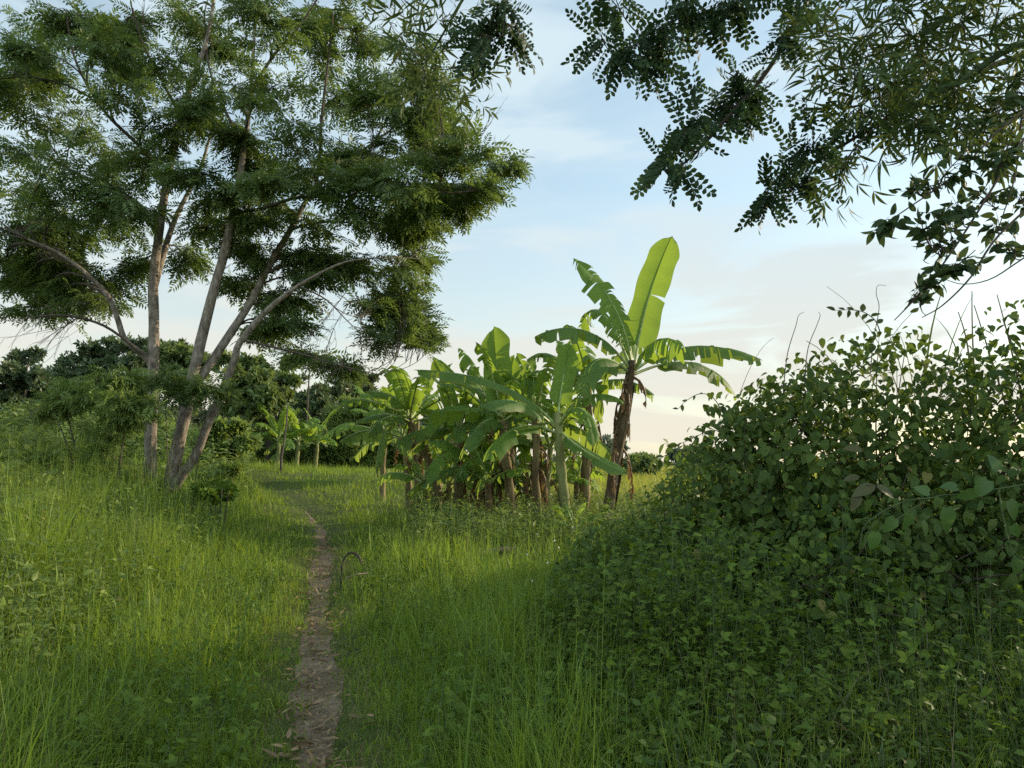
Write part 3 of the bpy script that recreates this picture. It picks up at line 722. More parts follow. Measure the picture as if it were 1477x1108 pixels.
for a, b, n in (((510, 430), (470, 510), 6), ((515, 430), (520, 500), 5), ((500, 420), (440, 490), 5), ((632, 282), (650, 235), 1), ((680, 222), (710, 175), 2), ((706, 225), (735, 195), 1),
                ((495, 90), (525, 40), 2), ((560, 160), (580, 110), 1), ((600, 260), (585, 300), 1), ((440, 30), (455, 0), 2), ((500, 500), (480, 560), 3)):
    mb = MB(); bare(mb, P(*a, Y2 - .4), P(*b, Y2 - .5), n + 1, .15, .009); mb.build('bare_twig', M['twig'], t2)

# --- background trees
CARD = [fan(5, diamond(1, .46, .2), 200, s, .7) for s in range(3)]
LCARD = [fan(6, leaf(1, .2, 2, 'lance', .2, .3), 190, s, .7) for s in range(3)]
def bgtree(label, stem_px, crown, Y, dy, mat, lsize, ntw=11, nleaf=7, r=6, cat='tree', name='tree', group=None, bases=CARD, flat=.4, droop=.1, bark='bark_dark', depth=1.0, tw=.02):
    st = limb(stem_px, Y, [r, r * .8, r * .35], 14)
    base = st[0][0].copy(); base[2] = hgt(base[0], base[1]); st[0][0] = base - np.array([0, 0, .1])
    t = thing(name, label, cat, base, group)
    w = MB(); tube(w, st[0], st[1], 8, jit=.15)
    br = MB(); lv = MB()
    grow([st], pclumps(crown, Y, dy, depth), None, lsize, ntw, nleaf, br, lv, r0=.06 * Y / 40, tw_r=tw, flat=flat, droop=droop, bases=bases, twsides=3, start=.45, part_of=t if len(crown) < 4 else None, wmat=M[bark])
    w.build('trunk', M[bark], t); br.build('branches', M[bark], t); lv.build('crown', M[mat], t)
    return t
def blobs(cx, cy, rx, ry, n, rr):
    out = []
    for _ in range(n):
        a = rng.uniform(0, 6.283); q = math.sqrt(rng.random()) * .82
        out.append((cx + rx * q * math.cos(a), cy + ry * q * math.sin(a), rr * rng.uniform(.7, 1.3), rr * rng.uniform(.5, .9)))
    return out
bgtree('broad dark umbrella crowned tree rising behind the bank weeds', [(190, 690), (190, 600), (185, 540)],
       [(90, 540, 22, 16), (110, 522, 26, 16), (135, 505, 28, 14), (165, 496, 30, 13), (195, 497, 30, 13), (225, 508, 26, 16), (120, 545, 26, 14), (155, 530, 30, 16), (195, 525, 30, 16), (230, 530, 26, 18),
        (145, 515, 26, 12), (90, 562, 20, 12), (250, 545, 22, 16), (210, 545, 26, 12), (275, 520, 24, 16), (255, 505, 20, 14), (300, 530, 26, 14)], 52, 4, 'bg_dark', .42, 18, 10, 6)
bgtree('dark bushy tree at the end of the tree line farthest from the bananas', [(30, 690), (32, 620), (35, 560)],
       blobs(20, 585, 55, 60, 22, 20) + [(25, 515, 16, 12), (50, 510, 14, 8), (10, 535, 20, 14), (60, 545, 20, 14), (-20, 540, 30, 20), (-30, 580, 30, 30)], 36, 3, 'bg_dark', .30, 18, 10, 7)
bgtree('small dark tree hung with creepers beside the umbrella crowned tree', [(80, 690), (82, 630), (85, 590)], blobs(85, 590, 45, 40, 16, 18), 42, 3, 'bg_dark', .32, 17, 9, 5)
bgtree('olive green tree glimpsed between the grey trunks', [(262, 690), (262, 600), (260, 530)], blobs(262, 540, 40, 60, 20, 18), 42, 3, 'bg_mid', .44, 13, 8, 5)
bgtree('round olive tree behind the leaning stems', [(385, 680), (388, 620), (390, 570)], blobs(372, 565, 58, 62, 30, 20) + [(330, 520, 22, 14), (420, 520, 18, 12)], 40, 3, 'bg_mid', .40, 14, 9, 4)
bgtree('dark distant tree beyond the young banana plants', [(445, 670), (446, 620), (448, 590)], blobs(440, 585, 38, 34, 14, 16), 55, 3, 'bg_dark', .5, 12, 7, 4)
bgtree('pale rounded distant tree above the bamboo bush', [(515, 670), (515, 610), (515, 580)], blobs(512, 570, 42, 32, 20, 14) + [(500, 545, 12, 10), (535, 548, 12, 8)], 62, 4, 'bg_pale', .5, 13, 7, 4)
bgtree('low pale tree showing between bamboo bush and bananas', [(575, 670), (575, 620), (575, 590)], blobs(575, 585, 34, 26, 12, 14), 60, 4, 'bg_pale', .5, 12, 7, 4)
bgtree('thin leafless looking tree with a pale stem over the young bananas', [(440, 670), (443, 600), (446, 540), (448, 500)], [(450, 515, 14, 8), (440, 545, 12, 7), (458, 560, 12, 6)], 48, 1, 'bg_pale', .26, 6, 5, 1.5, bark='twig', tw=.012)
bgtree('hazy distant tree standing between the two leaning banana stems', [(868, 690), (868, 665), (868, 650)], blobs(872, 650, 26, 24, 12, 12), 110, 6, 'bg_haze', .9, 12, 6, 3, tw=.03)
bgtree('round dark green bush tree in the field edge', [(925, 695), (925, 680), (925, 670)], blobs(925, 672, 26, 20, 14, 11), 62, 3, 'bg_mid', .5, 12, 7, 3)
bgtree('far grey green tree partly behind the thicket', [(1000, 695), (1000, 670), (1000, 655)], blobs(1000, 665, 34, 24, 12, 13), 85, 4, 'bg_haze', .7, 12, 7, 3, tw=.03)
for q, (a, b, c) in enumerate(((700, 672, 30), (745, 676, 28), (790, 674, 30), (830, 676, 26), (650, 672, 30), (1060, 668, 36))):
    lab = ['first', 'second', 'third', 'fourth', 'fifth', 'sixth'][q]
    side = ['behind the palest upright banana leaf', 'behind the front banana clump gaps', 'behind the young green banana stem', 'behind the tall brown banana stem', 'behind the stooping banana plant', 'behind the thicket edge'][q]
    bgtree('low far tree of the field margin %s' % side, [(a, 692), (a, 685), (a, 678)], blobs(a, b, c, 12, 9, 10), 120, 6, 'bg_haze', .9, 9, 6, 2, group='far trees along the field margin', tw=.03)

# bamboo bush in the middle distance, shrubs of the bank
def shrub(label, crown, Y, dy, mat, lsize, ntw, nleaf, bases, name='shrub', cat='shrub', flat=.3, droop=.3, group=None, depth=1.0, stem='twig', nstem=5, tw=.008, part='crown'):
    cx = np.mean([c[0] for c in crown]); bot = max(c[1] for c in crown)
    b = P(cx, bot, Y); b[2] = hgt(b[0], b[1])
    t = thing(name, label, cat, b, group)
    lim = []; w = MB()
    for q in range(nstem):
        c = crown[int(q * len(crown) / nstem)]
        top = P(c[0], c[1], Y + rng.uniform(-dy, dy) * .5)
        s = b + np.array([(top[0] - b[0]) * .35, rng.uniform(-.2, .2), 0]); s[2] = hgt(s[0], s[1])
        p = bez(s, (s + top) / 2 + np.array([0, 0, .15 * abs(top[2] - s[2])]), top, 12); r = np.linspace(tw * 2.6, tw, 12)
        lim.append((p, r)); tube(w, p, r, 5)
    lv = MB(); grow(lim, pclumps(crown, Y, dy, depth), None, lsize, ntw, nleaf, w, lv, r0=tw * 2, tw_r=tw * .6, flat=flat, droop=droop, bases=bases, twsides=3)
    w.build('stems', M[stem], t); lv.build(part, M[mat], t)
    return t
shrub('tall rounded bamboo bush with fine drooping leaves beside the young bananas', blobs(520, 615, 55, 40, 26, 16) + [(500, 585, 20, 12), (540, 580, 20, 12), (480, 600, 16, 12), (500, 650, 24, 14), (540, 655, 24, 14)], 43, 2, 'bank', .40, 14, 8, LCARD, name='bamboo_bush', cat='bamboo', droop=.5)
shrub('pale sunlit shrub with hanging leaves in front of the dark bushy tree', blobs(50, 610, 28, 22, 8, 11), 30, 1, 'bg_pale', .32, 9, 6, LCARD, droop=.6)
shrub('vine draped shrub drooping in a dome beside the single trunk', [(90, 575, 28, 12), (115, 560, 26, 14), (145, 548, 26, 14), (170, 545, 24, 16), (190, 560, 22, 18), (205, 585, 18, 18), (130, 575, 26, 12), (160, 570, 26, 14), (185, 595, 18, 16), (75, 590, 20, 8), (170, 605, 20, 14), (150, 625, 16, 14), (140, 650, 14, 16), (135, 675, 12, 14)],
      13.2, .7, 'bank', .26, 11, 8, FEA, droop=.5, name='vine_shrub', nstem=3)
shrub('small leafy shrub growing between the grey stems', [(235, 545, 20, 10), (255, 550, 20, 8), (280, 555, 18, 8), (300, 560, 18, 10), (325, 565, 16, 9), (255, 570, 14, 8)], 13.6, .4, 'tree', .24, 10, 7, FEA, droop=.4, nstem=2, tw=.005)
shr = [('wide weedy bush behind the single trunk', blobs(150, 655, 60, 28, 14, 17), 30, 'bank'), ('tangled bright bush seen between the two trunk feet', blobs(235, 640, 34, 36, 16, 15), 29, 'bank'),
       ('rounded weedy bush under the leaning stems', blobs(330, 635, 40, 34, 18, 15), 29, 'bank'), ('low leafy bush beneath the round olive tree', blobs(375, 645, 36, 26, 16, 13), 43, 'bank'),
       ('low dull bush at the foot of the young bananas', blobs(450, 648, 40, 18, 14, 11), 43, 'bank'), ('low bush spreading below the bamboo bush', blobs(560, 650, 40, 24, 14, 12), 30, 'bank'),
       ('straggling bush at the end of the bank farthest from the path', blobs(20, 665, 40, 22, 10, 14), 18, 'weed'), ('small dark low bush in the grass beside the forked trunk foot', blobs(310, 708, 26, 12, 8, 10), 13.4, 'herb'),
       ('rounded low bush in the grass where the path bends', blobs(340, 680, 20, 12, 8, 9), 25, 'weed')]
for lab, c, Y, mt in shr:
    shrub(lab, c, Y, .9, mt, .17 * Y / 20 + .05, 12, 9, CARD if Y > 15 else [C_TRI], flat=.3)

# sapling with a bare grey stem
p = limb([(404, 700), (406, 660), (409, 640), (413, 610), (415, 585)], 32, [1.9, 1.7, 1.5, 1.2, .8], 14)
b = p[0][0].copy(); b[2] = hgt(b[0], b[1]); p[0][0] = b
t = thing('sapling', 'thin bare grey sapling standing alone in the grass where the path bends', 'sapling', b)
mb = MB(); tube(mb, p[0], p[1], 7, jit=.2); bare(mb, p[0][-1], P(405, 560, 32), 3, .2, .012); bare(mb, p[0][9], P(425, 600, 32), 2, .2, .01)
mb.build('trunk', M['twig'], t)

# rank weeds and saplings closing the view at the end of the grass
mb = MB()
m = 2600; y = rng.uniform(24, 37, m); x = y * rng.uniform(-.70, -.34, m)
y2 = rng.uniform(40.5, 46, 900); x = np.concatenate([x, y2 * rng.uniform(-.36, -.12, 900)]); y = np.concatenate([y, y2])
k = np.abs(x - path_x(y)) > 1.2; x, y = x[k], y[k]
gap = sstep(24, 33, y)
herbs(mb, x, y, (.5 + 1.0 * gap + .7 * (y > 40)) * rng.uniform(.5, 1.25, len(x)) * (.6 + .7 * vnoise(x, y, .35, 3)), C_TRI, .26, per=11, lean=.25)
m = 1300; y = rng.uniform(25, 38, m); x = y * rng.uniform(-.70, -.35, m)
herbs(mb, x, y, rng.uniform(.6, 1.6, m), L_LA, .38, per=9, lean=.3)
tag(mb.build('rank_weeds', [M['bank'], M['stem']]), 'rank leafy weeds closing the far end of the grass below the trees', 'weeds', kind='stuff')
# the far wood behind everything on the west side
mb = MB(); T = []
for q in range(46):
    a = -.78 + .70 * (q + rng.uniform(-.3, .3)) / 46; yq = rng.uniform(66, 84); hq = rng.uniform(4.5, 7.5) * (1.35 if a < -.45 else 1); rq = rng.uniform(1.6, 2.8)
    k = rng.integers(1100, 1500); u = rdir(k) * (1 - .4 * rng.random((k, 1)) ** 2)
    cz = np.array([a * yq, yq, hq * .5])
    T.append(cz + u * np.array([rq, rq, hq * .55]))
T = np.concatenate(T)
for q in range(3):
    p_ = T[q::3]; mb.inst(CARD[q], frames(rdir(len(p_)), np.array([0, -.4, .8]) + rng.normal(0, .5, (len(p_), 3))), p_, rng.uniform(.25, .6, len(p_)))
tag(mb.build('far_wood', M['bg_pale']), 'far wood reading as one mass behind the dark distant trees', 'wood', kind='stuff')

# ------------------------------------------------------------------ banana plants
def banana_leaf(blade, rib, pts, width, face, tears=8, droop=.35, fold=.35, pet=.16, ragged=1.0, mat=0, n=40):
    a, m_, c = [np.asarray(q, float) for q in pts]
    ctrl = 2 * m_ - .5 * (a + c)
    cv = bez(a, ctrl, c, n + 1); L_ = np.linalg.norm(np.diff(cv, axis=0), axis=1).sum()
    T = nrm(np.gradient(cv, axis=0))
    face = nrm(np.asarray(face, float))
    S = np.cross(T, face); bad = np.linalg.norm(S, axis=1) < .15; S[bad] = np.array([1., 0, 0]); S = nrm(S); N_ = np.cross(S, T)
    tube(rib, cv, np.interp(np.linspace(0, 1, n + 1), [0, pet, .5, 1], [.034, .026, .016, .004]), 6, 0)
    i0 = int(pet * n); s = np.linspace(0, 1, n + 1 - i0)
    w = width * .5 * np.clip(s / .12, 0, 1) ** .55 * np.clip((1 - s) / .16, 0, 1) ** .5
    w = w * (1 + .05 * np.sin(s * 17 + rng.uniform(0, 6)))
    w[-1] = .01
    nv = 5; v = np.linspace(0, 1, nv)
    for sd in (-1, 1):
        nt_ = rng.poisson(tears)
        cuts = np.unique(np.concatenate([[0], np.sort(rng.integers(2, len(s) - 1, nt_)), [len(s) - 1]]))
        for q in range(len(cuts) - 1):
            k = np.arange(cuts[q], cuts[q + 1] + 1)
            if len(k) < 2: continue
            ja = rng.normal(0, .16 * ragged); jd = abs(rng.normal(0, .22 * ragged)) ; sh = rng.normal(0, .035 * ragged)
            u = np.linspace(0, 1, len(k))
            gap = .012 * ragged * rng.uniform(.2, 2)
            f = fold + ja
            wk = w[k][:, None] * (1 - .10 * ragged * rng.random() * (len(cuts) > 2))
            V = (cv[i0 + k][:, None, :] + N_[i0 + k][:, None, :] * (.010) + S[i0 + k][:, None, :] * (sd * wk * v[None] * math.cos(f) * (1 - .25 * (droop + jd) * v[None]))[:, :, None]
                 + N_[i0 + k][:, None, :] * (wk * (v[None] * math.sin(f) - .25 * v[None] ** 2))[:, :, None]
                 + T[i0 + k][:, None, :] * ((sh + (.5 - u)[:, None] * 2 * gap) * v[None] + .10 * wk * v[None] ** 2)[:, :, None])
            V[:, :, 2] -= wk * (droop + jd) * v[None] ** 1.8
            V += .006 * np.sin(40 * s[k] + q)[:, None, None] * v[None, :, None] * N_[i0 + k][:, None, :]
            uv = np.stack([np.repeat((s[k] * L_)[:, None], nv, 1), np.repeat(v[None] * sd, len(k), 0)], -1)
            i, j = np.meshgrid(np.arange(len(k) - 1), np.arange(nv - 1), indexing='ij'); b = (i * nv + j).ravel()
            Fq = np.stack([b, b + 1, b + nv + 1, b + nv], 1)
            if sd < 0: Fq = Fq[:, ::-1]
            blade.add(V.reshape(-1, 3), Fq, mat, uv.reshape(-1, 2))

UPV = np.array([0, 0, 1.]); TOC = np.array([0, -1., .25])
def banana(label, stem_px, Y, rpx, leaves=(), auto=0, llen=1.9, lw=.5, young=False, dead=4, group='banana plants', name='banana_plant', Yl=None, tilt=(.2, 1.25), tears=8, seed=0, smat='ban_stem'):
    """leaves: (base px, mid px, tip px, depth mid, depth tip, width, facing, droop, tears, old?)"""
    p, r = limb(stem_px, Y, rpx, 22)
    b = p[0].copy(); b[2] = hgt(b[0], b[1]); p[0] = b - np.array([0, 0, .08])
    t = thing(name, label, 'banana plant', b, group)
    w = MB(); rr = r * (1 + .08 * np.sin(np.arange(22) * 1.7 + seed)); tube(w, p, rr, 12, jit=.14)
    # loose sheath edges up the stem
    for q in range(9 if not young else 4):
        k = rng.integers(1, 17); a = rng.uniform(0, 6.28); o_ = np.array([math.cos(a), math.sin(a), 0])
        s0 = p[k] + o_ * rr[k] * .95; s1 = p[min(k + 4, 21)] + o_ * rr[min(k + 4, 21)] * 1.05 + np.array([0, 0, .02])
        wd = np.cross(o_, UPV) * rr[k] * rng.uniform(.4, .8)
        V = np.array([s0 - wd, s0 + wd, (s0 + s1) / 2 + o_ * .02 - wd * .8, (s0 + s1) / 2 + o_ * .02 + wd * .8, s1 + o_ * rng.uniform(0, .06) - wd * .3, s1 + o_ * rng.uniform(0, .06) + wd * .3])
        w.add(V, np.array([[0, 1, 3, 2], [2, 3, 5, 4]]), 0)
    w.build('pseudostem', M['ban_young' if young else smat], t)
    top = p[-1]; ax = nrm(p[-1] - p[-4])
    k_ = 0
    for lf in leaves:
        (bp, mp, tp, dm, dt, wd, face, dr, te, old) = lf
        bl = MB(); rb = MB()
        a = top + (P(*bp, Y) - top) * 1.0
        banana_leaf(bl, rb, (a, P(*mp, Y + dm), P(*tp, Y + dt)), wd, face, te, dr)
        lo = bl.build('leaf', M['ban_old' if old else 'ban'], t, uvs=True); rb.build('midrib', M['ban_rib'], lo, origin=np.array(t['_o']))
        # join emerging leaf sheath to the stem
    for q in range(auto):
        az = q * 2.4 + seed * 1.3 + rng.uniform(-.35, .35); el = np.interp(q / max(auto - 1, 1), [0, 1], [tilt[1], tilt[0]]) + rng.uniform(-.12, .12)
        L_ = llen * rng.uniform(.8, 1.12)
        d = np.array([math.cos(az) * math.cos(el), math.sin(az) * math.cos(el), math.sin(el)])
        s = top - ax * .12 * q / max(auto, 1) * llen * .4
        mid = s + d * L_ * .52; tip = s + d * L_ * .85 + np.array([math.cos(az), math.sin(az), 0]) * L_ * .12 - UPV * L_ * (.02 + .27 * (1.25 - el) / 1.2)
        face = UPV * .8 + -0.5 * np.array([math.cos(az), math.sin(az), 0]) + rng.normal(0, .25, 3)
        bl = MB(); rb = MB()
        banana_leaf(bl, rb, (s, mid, tip), lw * rng.uniform(.85, 1.15), face, tears * rng.uniform(.8, 2.4), .25 + .4 * (1.2 - el), n=30)
        lo = bl.build('leaf', M['ban_old' if el < .25 else 'ban'], t, uvs=True); rb.build('midrib', M['ban_rib'], lo, origin=np.array(t['_o']))
    for q in range(dead):
        az = rng.uniform(0, 6.28); o_ = np.array([math.cos(az), math.sin(az), 0]); kk = rng.integers(9, 20)
        s = p[kk] + o_ * rr[kk] * .8; L_ = rng.uniform(.5, 1.2) * llen * .5
        mid = s + o_ * (.14 + .1 * rng.random()) - UPV * L_ * .35; tip = s + o_ * (.12 + .15 * rng.random()) - UPV * L_
        bl = MB()
        banana_leaf(bl, bl, (s, mid, tip), lw * .35, o_ + rng.normal(0, .4, 3), 9, .2, fold=-.5, pet=.1, ragged=2.2, n=20)
        bl.build('dead_leaf', M['ban_dead'], t)
    return t
U = np.array([0.1, -.25, 1.]); C = np.array([-.15, -1., .2])
YA = 15.5
banana('tallest banana plant with a leaning brown stem and two upright leaves against the sky', [(872, 775), (876, 745), (884, 690), (893, 640), (902, 595), (908, 550), (912, 520)], YA, [9.6, 9, 8, 7.4, 7, 6.6, 5.6],
       [((914, 535), (936, 430), (970, 340), .2, .1, .80, C, .05, 2, 0),
        ((911, 530), (884, 440), (827, 374), -.2, -.1, .86, np.array([.5, -.8, .45]), .3, 14, 0),
        ((909, 530), (868, 452), (838, 470), .9, 1.3, .5, np.array([.3, -.8, .6]), .5, 8, 0),
        ((908, 532), (845, 478), (772, 486), -.4, -.6, .55, U, .75, 9, 1),
        ((915, 535), (1000, 500), (1100, 520), .2, .3, .54, U, .95, 13, 1),
        ((915, 540), (1005, 525), (1062, 575), .9, 1.4, .5, U, .8, 10, 1),
        ((914, 535), (948, 492), (984, 500), -.8, -1.3, .62, np.array([.1, -.5, 1.]), 1.0, 8, 0),
        ((908, 538), (862, 520), (838, 575), -.6, -1.0, .55, np.array([-.2, -.6, .8]), .7, 9, 1),
        ((909, 540), (880, 535), (862, 610), .6, .9, .5, np.array([-.3, -.5, .8]), .7, 9, 1),
        ((912, 536), (900, 470), (868, 420), .8, 1.2, .5, np.array([.3, -.9, .3]), .2, 5, 0)], dead=8, seed=1, smat='ban_stem_dark')
YB = 14.6
banana('young banana plant with a smooth green stem and one tall pale upright leaf', [(816, 775), (816, 745), (812, 700), (809, 660), (806, 620), (803, 595)], YB, [8.5, 8, 7, 6.4, 6, 5],
       [((804, 610), (812, 548), (823, 496), .1, .1, .5, C, .02, 1, 0),
        ((802, 615), (720, 556), (597, 534), -.3, -.6, .48, U, .6, 6, 1),
        ((801, 618), (745, 580), (690, 590), -.9, -1.5, .46, U, .5, 5, 1),
        ((806, 612), (850, 572), (900, 580), .4, .7, .45, U, .5, 6, 0),
        ((808, 622), (846, 652), (906, 682), -.6, -1.0, .45, np.array([.4, -.7, .9]), .3, 2, 1),
        ((802, 625), (745, 618), (700, 665), -.6, -1.1, .42, np.array([-.3, -.6, .9]), .5, 6, 0),
        ((806, 615), (838, 590), (858, 640), -1.0, -1.4, .4, U, .6, 6, 0)], young=True, dead=1, seed=2)
banana('banana plant with a thick yellow green upright leaf at the middle of the clump', [(738, 760), (738, 735), (733, 690), (730, 655), (726, 625), (724, 605)], 16.0, [7.5, 7, 6.6, 6.2, 5.6, 5],
       [((723, 615), (717, 540), (712, 473), .1, .1, .66, C, .02, 1, 0),
        ((724, 630), (730, 572), (742, 515), .5, .6, .5, C, .1, 2, 0)], auto=9, llen=1.95, lw=.52, dead=5, seed=3, tilt=(-.08, 1.25))
banana('slim brown stemmed banana plant just behind the young green one', [(776, 760), (775, 735), (772, 690), (774, 655), (773, 630), (772, 608)], 16.4, [7, 6.6, 6, 5.6, 5.2, 4.6],
       [((772, 616), (762, 555), (745, 510), .6, .7, .5, C, .3, 6, 0)], auto=9, llen=1.85, lw=.5, dead=5, seed=4, tilt=(-.08, 1.25))
banana('thin pale banana stem squeezed beside the slim brown one', [(786, 760), (787, 735), (789, 700), (792, 670), (794, 645)], 16.9, [5.5, 5, 4.6, 4.2, 4], [], auto=5, llen=1.5, lw=.42, young=True, dead=2, seed=5, tilt=(.2, 1.2))
banana('dark stemmed banana plant half hidden behind the tallest one', [(842, 750), (843, 720), (845, 680), (847, 640), (848, 590), (848, 555)], 17.5, [8, 7.4, 7, 6.6, 6, 5.4],
       [((848, 565), (800, 515), (760, 520), .2, .3, .52, U, .6, 8, 1), ((848, 565), (830, 520), (800, 490), .3, .5, .5, np.array([.5, -.8, .5]), .4, 8, 0)], auto=9, llen=1.95, lw=.52, dead=6, seed=6, tilt=(.1, 1.1))
banana('banana plant wrapped in dry brown leaves at the back of the clump', [(712, 745), (713, 715), (716, 680), (716, 655), (715, 630), (714, 610)], 17.8, [8.5, 8, 7.6, 7, 6, 5],
       [((714, 618), (692, 550), (662, 503), .2, .4, .48, np.array([.5, -.8, .5]), .5, 8, 0), ((714, 618), (665, 555), (625, 515), .3, .4, .46, np.array([.5, -.8, .5]), .4, 4, 0)], auto=9, llen=1.95, lw=.52, dead=9, seed=7, tilt=(-.08, 1.25))
banana('stooping banana plant whose dark stem leans away from the clump with trailing leaves', [(632, 715), (628, 695), (619, 665), (608, 640), (598, 622), (590, 605)], 18.4, [7, 6.6, 6.2, 5.8, 5.4, 5],
       [((592, 612), (570, 575), (530, 565), -.2, -.3, .5, U, .5, 5, 0), ((592, 612), (560, 615), (545, 680), -.3, -.5, .42, np.array([-.5, -.5, .7]), .5, 8, 1), ((592, 612), (555, 598), (510, 612), .2, .3, .45, U, .6, 8, 1)],
       auto=10, llen=1.9, lw=.48, dead=4, seed=8, tilt=(.05, 1.2))
banana('leafy banana plant between the stooping one and the middle clump', [(662, 730), (662, 700), (663, 668), (664, 640), (665, 620)], 17.4, [7, 6.6, 6, 5.4, 5], 
       [((665, 642), (650, 575), (628, 520), .2, .2, .45, C, .1, 3, 0), ((665, 642), (640, 600), (610, 630), -.6, -1, .46, U, .5, 6, 0), ((665, 640), (690, 590), (730, 595), -.4, -.7, .46, U, .5, 6, 1)], auto=9, llen=1.85, lw=.5, dead=6, seed=9, tilt=(-.08, 1.25))
banana('short banana plant crowded under the others with drooping leaves', [(690, 735), (690, 710), (690, 692), (689, 672)], 16.6, [6.5, 6, 5.6, 5], 
       [((689, 677), (650, 648), (618, 695), -.5, -.9, .44, np.array([-.4, -.6, .8]), .5, 5, 0)], auto=10, llen=1.5, lw=.44, dead=5, seed=10, tilt=(-.08, 1.25))
banana('distant banana plant behind the gap of the clump', [(755, 720), (756, 690), (757, 660), (757, 630)], 20.5, [6, 5.6, 5, 4.4], [], auto=9, llen=2.3, lw=.55, dead=5, seed=12, tilt=(-.08, 1.25))
banana('far banana plant showing its leaves above the stooping plant', [(602, 705), (601, 670), (600, 630), (600, 600)], 23, [4.6, 4.2, 3.8, 3.4], [], auto=9, llen=2.1, lw=.5, dead=2, seed=51, tilt=(.2, 1.3))
banana('far banana plant between the bamboo bush and the stooping plant', [(552, 700), (552, 680), (554, 650), (556, 625)], 25, [4, 3.8, 3.4, 3], [], auto=9, llen=2.1, lw=.5, dead=1, seed=52, tilt=(.1, 1.3))
banana('leafy banana plant at the bamboo bush end of the clump', [(590, 705), (588, 680), (584, 650), (580, 630)], 21, [5, 4.6, 4.2, 3.8], [], auto=8, llen=1.8, lw=.46, dead=3, seed=13, tilt=(-.08, 1.25))
for q, (a, Yq, ln_, lab) in enumerate(((648, 18.8, 1.5, 'low banana sucker behind the stooping plant'), (704, 15.9, 1.2, 'low banana sucker in front of the dry wrapped plant'), (760, 17.2, 1.4, 'low banana sucker between the thick upright leaf and the slim stem'), (832, 18.6, 1.5, 'low banana sucker behind the dark stem'), (612, 19.6, 1.5, 'low banana sucker at the foot of the stooping stem'))):
    banana(lab, [(a, 745), (a, 715), (a, 695)], Yq, [5, 4.6, 4], [], auto=8, llen=ln_, lw=.40, young=q % 2 == 0, dead=2, seed=40 + q, tilt=(.05, 1.3))
banana('small banana sucker with bright leaves at the foot of the tallest plant', [(826, 790), (826, 775), (827, 765)], 13.6, [2.5, 2.2, 2], [], auto=5, llen=.7, lw=.2, young=True, dead=0, seed=14, tilt=(.4, 1.3), tears=0)
for q, (a, b, Yq, lab) in enumerate(((400, 665, 37, 'young banana plant nearest the bare sapling'), (428, 665, 38, 'young banana plant in the middle of the far row'), (455, 668, 39, 'young banana plant at the bamboo bush end of the far row'))):
    banana(lab, [(a, b + 15), (a, b), (a + 2, b - 18), (a + 2, b - 30)], Yq, [3.4, 3.2, 2.8, 2.4], [], auto=9, llen=2.3, lw=.62, dead=0, young=True, seed=20 + q, group='young banana plants in the far row', tilt=(.05, 1.25))

# ------------------------------------------------------------------ the thicket on the right
def vstem(mb, a, b, r=.006, sag=.2, mat=0):
    a = np.asarray(a); b = np.asarray(b); ln = np.linalg.norm(b - a)
    tube(mb, bez(a, (a + b) / 2 + np.array([0, 0, sag * ln]) + rng.normal(0, .08 * ln, 3), b, 9), np.linspace(r, r * .5, 9), 4, mat)
def thicket(label, blobs_, n, bases, size, mat, cat='bush', name='thicket', stems=60, tip_down=.55, dens_top=1.0, olive=0):
    cs = np.array([b[0] for b in blobs_], float); rs = np.array([b[1] for b in blobs_], float)
    base = np.array([cs[:, 0].mean(), cs[:, 1].mean(), 0]); base[2] = hgt(base[0], base[1])
    t = thing(name, label, cat, base)
    wt = rs.prod(1) ** .67; wt = wt / wt.sum()
    k = rng.choice(len(cs), n, p=wt)
    u = rdir(n); rad = 1 - .55 * rng.random(n) ** 1.6
    bump = .86 + .3 * vnoise(u[:, 0] * 3 + k * 7, u[:, 2] * 3 + u[:, 1] * 3, 1.3)
    T = cs[k] + u * rs[k] * (rad * bump)[:, None]
    gz = hgt(T[:, 0], T[:, 1]); keep = T[:, 2] > gz + .05
    # holes: leaves gather in sprays
    cell = vnoise(T[:, 0] * 1.0 + T[:, 1] * .6, T[:, 2] * 1.1 + T[:, 1] * .5, 4.2, 3)
    keep &= rng.random(n) < .25 + 1.35 * cell * dens_top
    T, u = T[keep], u[keep]; n = len(T)
    out = nrm(u + np.array([0, -.35, .25]))
    nn = out * .75 + np.array([0, -.15, .55]) + rng.normal(0, .42, (n, 3))
    side = rdir(n); d = np.cross(nn, side); d = nrm(d) + np.array([0, 0, -tip_down])
    lv = MB(); w = rng.integers(0, len(bases), n)
    for q, b in enumerate(bases):
        kk = w == q; lv.inst(b, frames(d[kk], nn[kk]), T[kk], size * rng.uniform(.5, 1.3, kk.sum()))
    st = MB()
    for _ in range(stems):
        i = rng.integers(0, n); e = T[i]; a = base + np.array([(e[0] - base[0]) * .6 + rng.normal(0, .3), (e[1] - base[1]) * .5, 0]); a[2] = hgt(a[0], a[1])
        vstem(st, a, e, rng.uniform(.004, .011), .18)
        for _ in range(2):
            j = rng.integers(0, n)
            if np.linalg.norm(T[j] - e) < .9: vstem(st, e, T[j], .003, .1)
    for _ in range(stems):
        i = rng.integers(0, n); vstem(st, T[i], T[i] + rng.normal(0, .28, 3), .0025, .05)
    st.build('stems', M['dry'] if olive else M['twig'], t); lv.build('leaves', M[mat], t)
    return t, T, lv
